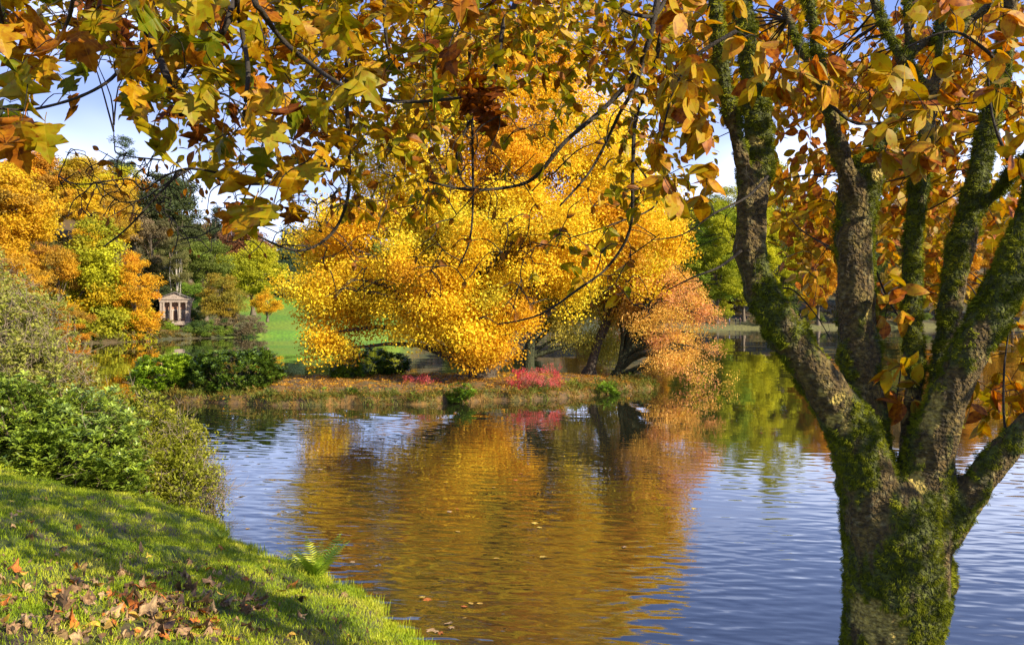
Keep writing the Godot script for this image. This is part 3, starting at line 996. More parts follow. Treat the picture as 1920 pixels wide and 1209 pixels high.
func temple() -> void:
	var d := 117.0
	var x := (327.0 - 960.0) / F * d
	var y := CAMH - (602.0 - 592.0) / F * d
	var t := thing("garden_temple", "small stone temple with four columns and a pediment above the lake", "temple", Vector3(x, y, -d))
	t.rotation.y = 0.30
	var w := 2.02
	var put_box := func(called: String, lo: Vector3, hi: Vector3, m: Material, parent: Node) -> Node:
		var b := MB.new()
		box(b, lo, hi)
		return put(b.mesh(), called, m, parent)
	var plaster := grained(mat(C(0.55, 0.33, 0.21), 0.9), grain(128, 0.05, 0.7, 1.0, 4, 60), 0.6)
	var oak := mat(C(0.13, 0.075, 0.04), 0.6)
	var glass := mat(C(0.09, 0.1, 0.1), 0.06)
	glass.metallic_specular = 0.6
	var pale := mat(C(0.5, 0.44, 0.36), 0.8)
	put_box.call("plinth", Vector3(-w - 0.15, -1.8, -4.2), Vector3(w + 0.15, 0.0, 0.35), M.stone, t)
	for k in 3: put_box.call("step", Vector3(-1.4, -0.18 * (k + 1), 0.35), Vector3(1.4, -0.18 * k, 0.65 + 0.3 * k), M.stone, t)
	put_box.call("wall", Vector3(-w, 0, -4.1), Vector3(w, 2.75, -0.75), plaster, t)
	for s in [-1.0, 1.0]:
		put_box.call("corner_pier", Vector3(minf(s * w, s * (w - 0.3)), 0, -0.75), Vector3(maxf(s * w, s * (w - 0.3)), 2.75, 0.08), M.stone, t)
	for k in 4:
		var cx: float = [-1.56, -0.58, 0.58, 1.56][k]
		var b := MB.new()
		lathe(b, [[0.0, 0], [0.24, 0.0], [0.24, 0.09], [0.2, 0.13], [0.19, 0.2], [0.19, 1.0], [0.155, 2.5], [0.17, 2.55], [0.23, 2.62], [0.23, 2.75], [0.0, 2.75]], Vector3(cx, 0.003, -0.06))
		put(b.mesh(), "column", M.stone, t)
	put_box.call("entablature", Vector3(-w - 0.06, 2.75, -4.16), Vector3(w + 0.06, 3.15, 0.2), M.stone, t)
	put_box.call("cornice", Vector3(-w - 0.2, 3.15, -4.3), Vector3(w + 0.2, 3.28, 0.34), M.stone, t)
	var pd := MB.new()
	pd.flat([Vector3(-w - 0.1, 3.28, 0.12), Vector3(w + 0.1, 3.28, 0.12), Vector3(0, 4.02, 0.12)])
	put(pd.mesh(), "pediment", M.stone, t)
	var rf := MB.new()
	for s in [-1.0, 1.0]:
		var a := Vector3(s * (w + 0.24), 3.26, 0)
		var top := Vector3(0, 4.16, 0)
		var up := Vector3(0, 0.13, 0)
		for zz in [0.36, -4.32]:
			var o := Vector3(0, 0, zz)
			var q := [a + o, top + o, top + up + o, a + up + o]
			if (s > 0) == (zz > 0): rf.flat(q)
			else: q.reverse(); rf.flat(q)
		var z0 := Vector3(0, 0, 0.36)
		var z1 := Vector3(0, 0, -4.32)
		var q1 := [a + up + z0, top + up + z0, top + up + z1, a + up + z1]
		var q2 := [a + z0, a + z1, top + z1, top + z0]
		if s > 0: q1.reverse(); q2.reverse()
		rf.flat(q1); rf.flat(q2)
	put(rf.mesh(), "roof", grained(mat(C(0.2, 0.17, 0.15), 0.9), M.stone.albedo_texture, 0.7), t)
	var door := put_box.call("door", Vector3(-0.3, 0, -0.75), Vector3(0.3, 1.55, -0.715), oak, t) as Node
	put_box.call("door_frame", Vector3(-0.42, 1.55, -0.75), Vector3(0.42, 1.72, -0.66), pale, door)
	for s in [-1.0, 1.0]: put_box.call("door_frame", Vector3(minf(s * 0.3, s * 0.42), 0, -0.75), Vector3(maxf(s * 0.3, s * 0.42), 1.55, -0.66), pale, door)
	for s in [-1.0, 1.0]:
		var wx: float = s * 1.08
		var win := put_box.call("window", Vector3(wx - 0.3, 0.45, -0.75), Vector3(wx + 0.3, 1.65, -0.725), glass, t) as Node
		for k in 3: put_box.call("glazing_bar", Vector3(wx - 0.15 + 0.15 * k - 0.015, 0.45, -0.725), Vector3(wx - 0.15 + 0.15 * k + 0.015, 1.65, -0.70), pale, win)
		for k in 5: put_box.call("glazing_bar", Vector3(wx - 0.3, 0.65 + 0.2 * k - 0.015, -0.725), Vector3(wx + 0.3, 0.65 + 0.2 * k + 0.015, -0.698), pale, win)
		for e in [-1.0, 1.0]: put_box.call("window_frame", Vector3(wx + e * 0.33 - 0.03, 0.42, -0.75), Vector3(wx + e * 0.33 + 0.03, 1.68, -0.69), pale, win)
		put_box.call("window_sill", Vector3(wx - 0.4, 0.36, -0.75), Vector3(wx + 0.4, 0.42, -0.64), pale, win)

# ---------------------------------------------------------------- the island
func island_things() -> void:
	noise.seed = 51
	noise.frequency = 0.8
	noise.fractal_octaves = 4
	var tint := func(x: float, d: float, y: float) -> Color:
		var q := noise.get_noise_2d(x, d)
		var soil := C(0.16, 0.1, 0.045).lerp(C(0.15, 0.15, 0.03), smoothstep(-0.2, 0.3, q))
		return soil.lerp(C(0.3, 0.16, 0.035), smoothstep(-0.15, 0.15, noise.get_noise_2d(x * 3.0, d * 3.0)))
	var o := setting(field(-16.5, 8.5, 25.5, 42, 200, 150, island, tint), "island_ground", M.lawn, "low island strewn with fallen golden leaves", "island")
	# fallen leaves lying over the island
	rng.seed = 52
	var buf := PackedFloat32Array()
	for k in 9000:
		var x := rng.randf_range(-14.5, 6.5)
		var d := rng.randf_range(27.0, 41.0)
		var h := island(x, d)
		if h < 0.2 and rng.randf() < 0.75 or h < 0.06: continue
		var s := rng.randf_range(0.5, 1.0)
		push(buf, Basis(rv(), rng.randf_range(-0.6, 0.6)) * Basis(Vector3.UP, rng.randf() * TAU) * Basis.from_scale(Vector3(s, s * 0.35, s)), Vector3(x, h + 0.02, -d), pick([C(0.74, 0.4, 0.03), C(0.6, 0.28, 0.03), C(0.14, 0.07, 0.03), C(0.66, 0.42, 0.04)], 0.5 + 0.7 * noise.get_noise_2d(x, d) + rng.randf_range(-0.4, 0.4)))
	scatter(buf, spray(9, 0.22, 0.13, 111, 0.25), "leaf_litter", M.leaf, self).set_meta("kind", "stuff")
	tag(get_child(get_child_count() - 1), "golden brown fallen leaves carpeting the island", "leaf litter", "", "stuff")
	# rough grass along the island's edge
	buf = PackedFloat32Array()
	for k in 16000:
		var x := rng.randf_range(-15, 7)
		var d := rng.randf_range(26.5, 36.0)
		var h := island(x, d)
		if h < -0.02 or h > 0.3: continue
		var s := rng.randf_range(0.5, 1.5)
		push(buf, Basis(Vector3.UP, rng.randf() * TAU).scaled(Vector3(s, s, s)), Vector3(x, h, -d), pick([C(0.16, 0.2, 0.02), C(0.22, 0.2, 0.03), C(0.1, 0.16, 0.015), C(0.3, 0.16, 0.03), C(0.17, 0.2, 0.03)], 0.5 + 0.9 * noise.get_noise_2d(x * 0.8, d) + rng.randf_range(-0.3, 0.3)))
	scatter(buf, tuft(14, 0.17, 0.014, 0.13, 112, 1.1), "edge_grass", M.grass, self)
	tag(get_child(get_child_count() - 1), "rough grass and weeds along the island's edge", "grass", "", "stuff")
	buf = PackedFloat32Array()
	for k in 9000:
		var x := rng.randf_range(-15, 7)
		var d := rng.randf_range(26.5, 36.0)
		var h := island(x, d)
		if h < -0.03 or h > 0.34 or noise.get_noise_2d(x * 1.6, d * 1.6) < 0.02: continue
		var s := rng.randf_range(1.2, 2.6)
		push(buf, Basis(Vector3.UP, rng.randf() * TAU).scaled(Vector3(s, s, s)), Vector3(x, h + rng.randf_range(0.02, 0.16), -d), pick([C(0.1, 0.15, 0.02), C(0.2, 0.2, 0.03), C(0.3, 0.17, 0.03), C(0.07, 0.12, 0.02)], 0.5 + 1.2 * noise.get_noise_2d(x * 0.6 + 40, d * 0.6) + rng.randf_range(-0.15, 0.15)))
	scatter(buf, M.sprig, "weeds", M.leaf, self)
	tag(get_child(get_child_count() - 1), "leafy weeds hanging over the island's muddy edge", "weeds", "", "stuff")

	var isl := func(px: float, d: float) -> Vector3:
		var x := (px - 960.0) / F * d
		return Vector3(x, island(x, d), -d)
	# the great golden tree
	var Y := C(0.9, 0.67, 0.03)
	var Y2 := C(0.86, 0.55, 0.018)
	var Y3 := C(0.8, 0.43, 0.014)
	rng.seed = 53
	var base: Vector3 = isl.call(902, 33.5)
	var t := thing("golden_tree", "huge golden yellow tree spreading over the island", "tree", base)
	var lobes := []
	for q in [[930, 170, 150, 110, 37], [1010, 100, 110, 80, 38], [850, 300, 170, 110, 36], [1060, 260, 130, 110, 36], [720, 460, 140, 75, 34], [630, 530, 70, 70, 33], [606, 615, 34, 60, 32.6], [820, 480, 150, 80, 32.5], [985, 440, 150, 80, 32.2],
			[1150, 440, 115, 75, 34], [1225, 480, 55, 60, 35], [905, 570, 105, 50, 31.5], [870, 635, 60, 38, 31], [770, 585, 66, 42, 31.5], [1050, 525, 85, 45, 32.5], [650, 425, 80, 45, 35], [1140, 300, 70, 80, 37], [745, 370, 90, 60, 36],
			[625, 470, 45, 50, 34.5], [598, 555, 24, 60, 33.2], [618, 660, 30, 30, 32.4], [700, 530, 70, 40, 33], [790, 440, 100, 40, 33.2], [930, 520, 90, 40, 32], [1060, 470, 100, 40, 33], [900, 400, 110, 40, 33.4], [660, 600, 42, 30, 32.6], [1190, 380, 60, 50, 35.5], [900, 240, 120, 70, 35], [1000, 340, 120, 60, 33.6], [820, 390, 110, 55, 34], [905, 665, 40, 28, 31.2]]:
		lobes.append([P(q[0], q[1], q[4]) - base, Vector3(q[2], q[3], (q[2] + q[3]) * 0.5) / F * q[4]])
	var cs := crown(t, "crown", lobes, 520, 11, 0.95, 0.42, [M.isl_a, M.isl_b], [C(0.66, 0.34, 0.02), Y3, Y2, Y, Y, C(0.68, 0.6, 0.04)], M.leaf, 1.0, 0.22, 0.22, 0.3)
	var limbs := []
	for k in 80: limbs.append(cs[rng.randi() % cs.size()])
	grow_trunk(t, Vector3(0.4, 12.5, -2.5), 0.52, limbs, 9, M.bark, 0.12)
	# its neighbours
	t = thing("willow_tree", "pale yellow willow with an ivy covered trunk on the island", "tree", isl.call(990, 36.5))
	lobes = []
	for q in [[1020, 540, 60, 50, 37.4], [1080, 590, 80, 45, 38], [1120, 625, 56, 32, 37.6], [1010, 480, 70, 60, 38]]:
		lobes.append([P(q[0], q[1], q[4]) - t.position, Vector3(q[2], q[3], q[2]) / F * q[4]])
	cs = crown(t, "crown", lobes, 60, 14, 0.7, 0.9, [M.drop], [C(0.6, 0.5, 0.08), C(0.42, 0.4, 0.06), C(0.66, 0.5, 0.05)], M.leaf, 0.9, 0.2, 0.3, 0.8)
	grow_trunk(t, Vector3(0.3, 4.6, 0), 0.38, cs.slice(0, 16), 8, M.bark_ivy, 0.4, Vector3(0.15, 0, 0))
	t = thing("leaning_tree", "leaning bare trunked tree with amber leaves on the island", "tree", isl.call(1105, 36.5))
	lobes = []
	for q in [[1160, 520, 70, 60, 37], [1200, 450, 70, 60, 37.5], [1140, 440, 60, 60, 38]]:
		lobes.append([P(q[0], q[1], q[4]) - t.position, Vector3(q[2], q[3], q[2]) / F * q[4]])
	cs = crown(t, "crown", lobes, 50, 14, 0.7, 0.6, [M.isl_b], [C(0.8, 0.5, 0.02), C(0.74, 0.42, 0.02), C(0.8, 0.52, 0.03)], M.leaf, 0.9)
	grow_trunk(t, Vector3(1.3, 5.0, -0.3), 0.32, cs.slice(0, 12), 8, M.bark, 0.4, Vector3(0.1, 0, 0))
	t = thing("cherry_tree", "drooping salmon orange cherry tree at the tip of the island", "tree", isl.call(1158, 36.0))
	lobes = []
	for q in [[1230, 540, 75, 50, 36], [1285, 590, 42, 42, 36], [1235, 610, 70, 36, 35.5], [1290, 650, 34, 34, 35.5], [1240, 670, 56, 24, 35.2], [1322, 690, 22, 20, 35.4], [1190, 560, 50, 40, 36.5], [1300, 560, 34, 26, 36]]:
		lobes.append([P(q[0], q[1], q[4]) - t.position, Vector3(q[2], q[3], q[2]) / F * q[4]])
	cs = crown(t, "crown", lobes, 110, 6, 0.75, 0.4, [M.drop, M.isl_b], [C(0.78, 0.38, 0.12), C(0.78, 0.46, 0.09), C(0.8, 0.5, 0.07), C(0.74, 0.33, 0.13)], M.leaf, 0.72, 0.25, 0.5, 0.4)
	grow_trunk(t, Vector3(1.5, 4.0, 0), 0.3, cs.slice(0, 60), 8, M.bark_ivy, 0.35, Vector3(0.1, 0, 0))
	# rounded evergreens
	var dk := [C(0.065, 0.115, 0.012), C(0.11, 0.18, 0.014), C(0.075, 0.125, 0.012)]
	var lt := [C(0.17, 0.29, 0.012), C(0.11, 0.2, 0.012), C(0.3, 0.42, 0.02)]
	var sh := {"crad": 0.2, "per": 5, "stem": 0.03, "size": 1.0, "inner": 0.1}
	shrub("rhododendron", "light green rounded rhododendron at the island's narrow end", "", isl.call(306, 30.4), [[306, 704, 54, 42, 30.2], [326, 692, 34, 32, 30.3], [280, 708, 32, 32, 30]], [M.whorl_i], [lt[1], lt[0], lt[2], lt[2]], 1200, sh)
	shrub("rhododendron", "large dark green domed rhododendron on the island", "", isl.call(446, 30.2), [[446, 704, 80, 48, 30], [486, 698, 42, 40, 30.2], [402, 702, 42, 42, 30]], [M.whorl_i], dk, 1700, sh)
	shrub("evergreen_shrub", "small clipped green shrub at the edge of the golden tree", "", isl.call(650, 33.4), [[650, 697, 30, 15, 33.4]], [M.whorl_i], lt, 230, sh)
	shrub("evergreen_shrub", "rounded green shrub behind the small clipped one", "", isl.call(690, 35.2), [[688, 682, 44, 30, 35.2], [670, 688, 28, 22, 35]], [M.whorl_i], lt, 380, sh)
	shrub("evergreen_shrub", "darker spreading shrub beside the rounded green one", "", isl.call(738, 35.6), [[738, 686, 32, 20, 35.6]], [M.whorl_i], [lt[1], dk[1], lt[0]], 260, sh)
	var small := {"crad": 0.2, "per": 6, "stem": 0.008, "inner": 0.3, "size": 0.75, "stem_every": 2}
	for q in [[865, 740, 26, 20, 28.4, "leafy green clump hanging over the island's edge below the golden tree"], [1140, 733, 24, 14, 31.6, "green fern clump near the island's tip"], [605, 741, 16, 12, 28.9, "dark low clump on the island bank below the clipped shrub"], [660, 742, 18, 12, 28.7, "green clump on the island bank beside the dark low one"], [775, 748, 18, 9, 28.3, "small mossy clump on the island bank"]]:
		var bs: Vector3 = isl.call(q[0], q[4])
		bs.y = maxf(bs.y, 0.05)
		shrub("waterside_plant", q[5], "", bs, [[q[0], q[1], q[2], q[3], q[4]]], [M.whorl_a], [lt[1], lt[0], C(0.05, 0.09, 0.02)], 130, small.merged({"mat": M.gloss, "category": "plant", "size": 1.3}, true))
	shrub("waterside_plant", "yellow green low plant beside the crimson shrub", "", isl.call(1070, 31.6), [[1070, 726, 20, 10, 31.6]], [M.sprig], [C(0.3, 0.32, 0.02), C(0.2, 0.24, 0.02)], 160, small.merged({"mat": M.leaf, "category": "plant", "size": 1.4}, true))
	var red := [C(0.72, 0.07, 0.09), C(0.6, 0.05, 0.07), C(0.75, 0.2, 0.17), C(0.45, 0.05, 0.06)]
	shrub("crimson_shrub", "crimson pink shrub on the island below the leaning trunk", "", isl.call(1000, 30.6), [[1005, 712, 48, 22, 30.6], [975, 715, 30, 20, 30.4], [1035, 705, 26, 20, 30.8]], [M.sprig], red, 420, small.merged({"mat": M.leaf, "size": 1.0, "twigs": 70, "crad": 0.26}, true))
	shrub("crimson_shrub", "small sparse crimson shrub below the golden tree", "", isl.call(800, 30.6), [[800, 716, 26, 12, 30.6]], [M.sprig], red, 60, small.merged({"mat": M.leaf, "size": 1.1}, true))
	shrub("crimson_shrub", "tiny crimson seedling on the island's leaf litter", "", isl.call(760, 31.0), [[760, 718, 12, 12, 31.0]], [M.sprig], red, 30, small.merged({"mat": M.leaf, "size": 1.1}, true))

func tuft(blades: int, h: float, w: float, spread: float, seed_: int, lean := 0.6) -> ArrayMesh:
	rng.seed = seed_
	var b := MB.new()
	for k in blades:
		var p := Vector3(rng.randf_range(-1, 1), 0, rng.randf_range(-1, 1)) * spread
		var a := rng.randf() * TAU
		var side := Vector3(cos(a), 0, sin(a)) * w * 0.5
		var dir := Vector3(rng.randf_range(-1, 1) * lean, 1, rng.randf_range(-1, 1) * lean)
		var l := h * rng.randf_range(0.5, 1.15)
		var nn := side.cross(dir).normalized()
		if nn.y < 0: nn = -nn
		var col := Color.WHITE * rng.randf_range(0.7, 1.3)
		var bend := Vector3(dir.x, 0, dir.z) * l * 0.3
		var q0 := b.vert(p - side - Vector3(0, 0.01, 0), nn, col)
		var q1 := b.vert(p + side - Vector3(0, 0.01, 0), nn, col)
		var m0 := b.vert(p + dir * l * 0.55 - side * 0.8, nn, col)
		var m1 := b.vert(p + dir * l * 0.55 + side * 0.8, nn, col)
		var e := b.vert(p + dir * l * 0.9 + bend, nn, col)
		b.quad(q0, q1, m1, m0); b.tri(m0, m1, e)
	return b.mesh()

# ---------------------------------------------------------------- the bank in front
func near_bank() -> void:
	noise.seed = 61
	noise.frequency = 0.7
	noise.fractal_octaves = 4
	var tint := func(x: float, d: float, y: float) -> Color:
		var q := noise.get_noise_2d(x, d)
		var c := C(0.11, 0.15, 0.012).lerp(C(0.18, 0.19, 0.025), smoothstep(-0.3, 0.3, q))
		return c.lerp(C(0.13, 0.09, 0.05), smoothstep(0.22, 0.34, q))
	setting(field(-16, 9, -6, 19, 220, 220, bank, tint), "lawn", M.lawn, "sloping green lawn running down to the lake", "lawn")
	rng.seed = 62
	var bufs := [PackedFloat32Array(), PackedFloat32Array()]
	for k in 15000:
		var x := rng.randf_range(-8.0, 0.6)
		var d := 2.6 + 9.6 * pow(rng.randf(), 1.25)
		var y := bank(x, d)
		if y < 0.06: continue
		if x < -0.72 * d - 0.6: continue
		var q := noise.get_noise_2d(x * 1.4 + 50, d * 1.4)
		var col := pick([C(0.15, 0.23, 0.01), C(0.28, 0.37, 0.012), C(0.4, 0.45, 0.018), C(0.5, 0.47, 0.07)], 0.42 + q * 0.9 + rng.randf_range(-0.2, 0.2))
		var s := rng.randf_range(0.7, 1.25)
		var edge := 1.0 - smoothstep(0.1, 0.4, y)
		push(bufs[k % 2], Basis(Vector3.UP, rng.randf() * TAU).scaled(Vector3(s, s * (1.0 + edge * rng.randf_range(0.0, 3.0)), s)), Vector3(x, y - 0.002, -d), col)
	for k in 2:
		var o := scatter(bufs[k], tuft(46, 0.024, 0.0042, 0.1, 113 + k, 0.9), "grass", M.grass, self)
		tag(o, ["short mown grass blades covering the lawn", "finer grass blades between the others on the lawn"][k], "grass", "", "stuff")
	fallen_leaves()
	# the tangle of bushes at the water's edge
	var pale := [C(0.32, 0.34, 0.06), C(0.44, 0.43, 0.08), C(0.26, 0.3, 0.04)]
	var green := [C(0.2, 0.29, 0.025), C(0.3, 0.39, 0.03), C(0.18, 0.27, 0.05), C(0.42, 0.48, 0.04)]
	var olive := [C(0.26, 0.29, 0.02), C(0.36, 0.36, 0.03), C(0.19, 0.23, 0.02)]
	var at := func(px: float, d: float) -> Vector3:
		var x := (px - 960.0) / F * d
		return Vector3(x, maxf(bank(x, d), 0.0), -d)
	var big := {"crad": 0.3, "per": 8, "stem": 0.022, "size": 1.0, "inner": 0.35}
	shrub("azalea_bush", "tall tangled grey green azalea with bare twigs on the bank", "", at.call(20, 12.6), [[0, 600, 75, 100, 12.6], [55, 620, 60, 70, 12.4], [85, 680, 62, 60, 12.2], [20, 700, 90, 80, 12.0], [-60, 560, 80, 100, 12.8], [130, 720, 40, 40, 12.0]], [M.whorl_b, M.sprig], pale, 2300, big.merged({"twigs": 900, "stem_every": 2, "mat": M.leaf}, true))
	shrub("rhododendron", "glossy mid green rhododendron at the foot of the lawn", "", at.call(90, 11.0), [[60, 820, 100, 75, 11.0], [150, 850, 90, 65, 10.9], [20, 780, 80, 70, 11.2], [170, 790, 70, 55, 11.4], [210, 890, 60, 45, 10.9], [-40, 820, 70, 80, 11]], [M.whorl_a, M.whorl_b], green, 2900, big.merged({"twigs": 60}, true))
	shrub("azalea_bush", "spreading olive green azalea reaching towards the water", "", at.call(285, 12.3), [[230, 790, 70, 50, 12.2], [290, 830, 66, 60, 12.3], [320, 890, 62, 55, 12.0], [250, 880, 70, 55, 11.8], [345, 850, 40, 45, 12.4], [300, 940, 60, 30, 11.7]], [M.whorl_b, M.sprig], olive, 2300, big.merged({"twigs": 420, "mat": M.leaf}, true))
	shrub("waterside_bush", "bare twiggy bush dipping its branches into the lake", "", at.call(375, 12.3), [[375, 915, 36, 40, 12.4], [392, 940, 24, 28, 12.3]], [M.sprig], olive, 150, {"crad": 0.2, "per": 5, "twigs": 260, "stem_every": 1, "stem": 0.01, "mat": M.leaf})
	# fern and weeds by the shore
	fern("fern_clump", "bright green fern clump at the water's edge of the lawn", bank_at(590, 1090), 20, 0.6, [C(0.3, 0.42, 0.03), C(0.2, 0.32, 0.02), C(0.42, 0.46, 0.04)], 71)
	fern("fern_frond", "single arching yellowing fern frond beside the green clump", bank_at(665, 1108), 3, 0.42, [C(0.28, 0.3, 0.03)], 72)
	fern("fern_sprout", "small fern sprout above the lake at the lawn's corner", bank_at(760, 1172), 5, 0.22, [C(0.2, 0.3, 0.03)], 73)
	fern("fern_sprout", "little green seedling on the lawn edge below the bushes", bank_at(412, 1016), 8, 0.24, [C(0.2, 0.28, 0.03)], 74)
	rng.seed = 75
	var wp := bank_at(632, 1100)
	var wd := thing("dry_weed", "dry golden seed stalks standing beside the green fern", "weed", wp)
	var b := MB.new()
	for k in 14:
		var top := Vector3(rng.randf_range(-0.12, 0.16), rng.randf_range(0.3, 0.56), rng.randf_range(-0.1, 0.1))
		var path := smooth_path([Vector3(top.x * 0.2, -0.03, top.z * 0.2), top * 0.5 + rv() * 0.02, top], 4)
		tube(b, path, 0.003, 0.0012, 3, C(0.3, 0.22, 0.07))
		for j in 26:
			var p: Vector3 = path[0].lerp(top, 0.35 + 0.65 * rng.randf()) + rv() * 0.025
			var e := p + rv() * 0.014 + Vector3(0, 0.012, 0)
			tube(b, [p, p.lerp(e, 0.5), e], 0.0042, 0.001, 3, C(0.38, 0.27, 0.09) * rng.randf_range(0.7, 1.2))
	put(b.mesh(), "stalks", M.moss, wd)
	# stump and stones at the lip of the bank
	var sp := bank_at(694, 1128)
	var st := thing("tree_stump", "small mossy grey stump at the lip of the bank", "stump", sp)
	var bones := []
	rng.seed = 76
	for k in 6:
		var a := TAU * k / 6.0
		bones.append([Vector3(cos(a) * 0.07, -0.1, sin(a) * 0.07), Vector3(cos(a) * 0.05, 0.09 + rng.randf() * 0.04, sin(a) * 0.05), 0.05, 0.035])
		bones.append([Vector3(cos(a) * 0.06, 0.0, sin(a) * 0.06), Vector3(cos(a) * 0.2, -0.09, sin(a) * 0.16), 0.035, 0.02])
	var m := body(bones, 0.014, 0.03)
	noise.frequency = 9.0
	for k in m.v.size(): m.c[k] = C(0.16, 0.13, 0.09).lerp(C(0.12, 0.17, 0.02), smoothstep(-0.1, 0.2, noise.get_noise_3dv(m.v[k])))
	put(m.mesh(), "wood", M.trunk, st)

func fern(called: String, label: String, at: Vector3, fronds: int, length: float, pal: Array, seed_: int) -> void:
	rng.seed = seed_
	var t := thing(called, label, "fern", at)
	for k in fronds:
		var a := TAU * (k + rng.randf_range(-0.35, 0.35)) / fronds
		var l := length * rng.randf_range(0.65, 1.1)
		var out := rng.randf_range(0.1, 0.6)
		var dir := Vector3(cos(a) * out, 1.0, sin(a) * out).normalized()
		var b := MB.new()
		var col: Color = pal[rng.randi() % pal.size()] * rng.randf_range(0.8, 1.25)
		var pts := []
		for j in 9:
			var f := j / 8.0
			pts.append(dir * l * f + Vector3(cos(a), -0.55, sin(a)) * l * f * f * 0.35 - Vector3(0, 0.02, 0))
		tube(b, pts, 0.003, 0.001, 3, col * 0.8)
		var side := dir.cross(Vector3.UP).normalized()
		for j in range(3, 20):
			var f := j / 20.0
			var k0 := int(f * 8.0)
			var p: Vector3 = pts[k0].lerp(pts[k0 + 1], f * 8.0 - k0)
			var along: Vector3 = (pts[k0 + 1] - pts[k0]).normalized()
			var wl := l * 0.2 * rng.randf_range(0.8, 1.1) * sin(PI * pow(f, 0.75)) + 0.004
			for s in [-1.0, 1.0]:
				var q: Vector3 = (side * s + along * 0.35).normalized()
				var nn := q.cross(along).normalized()
				if nn.y < 0: nn = -nn
				var w: Vector3 = along * l * 0.013
				var c := col * rng.randf_range(0.85, 1.15)
				var v0 := b.vert(p - w, nn, c)
				var v1 := b.vert(p + w, nn, c)
				var v2 := b.vert(p + q * wl * 0.6 + w * 0.9 - nn * wl * 0.05, nn, c)
				var v3 := b.vert(p + q * wl - nn * wl * 0.18, nn, c)
				var v4 := b.vert(p + q * wl * 0.6 - w * 0.9 - nn * wl * 0.05, nn, c)
				b.quad(v0, v1, v2, v4); b.tri(v4, v2, v3)
		put(b.mesh(), "frond", M.grass, t)

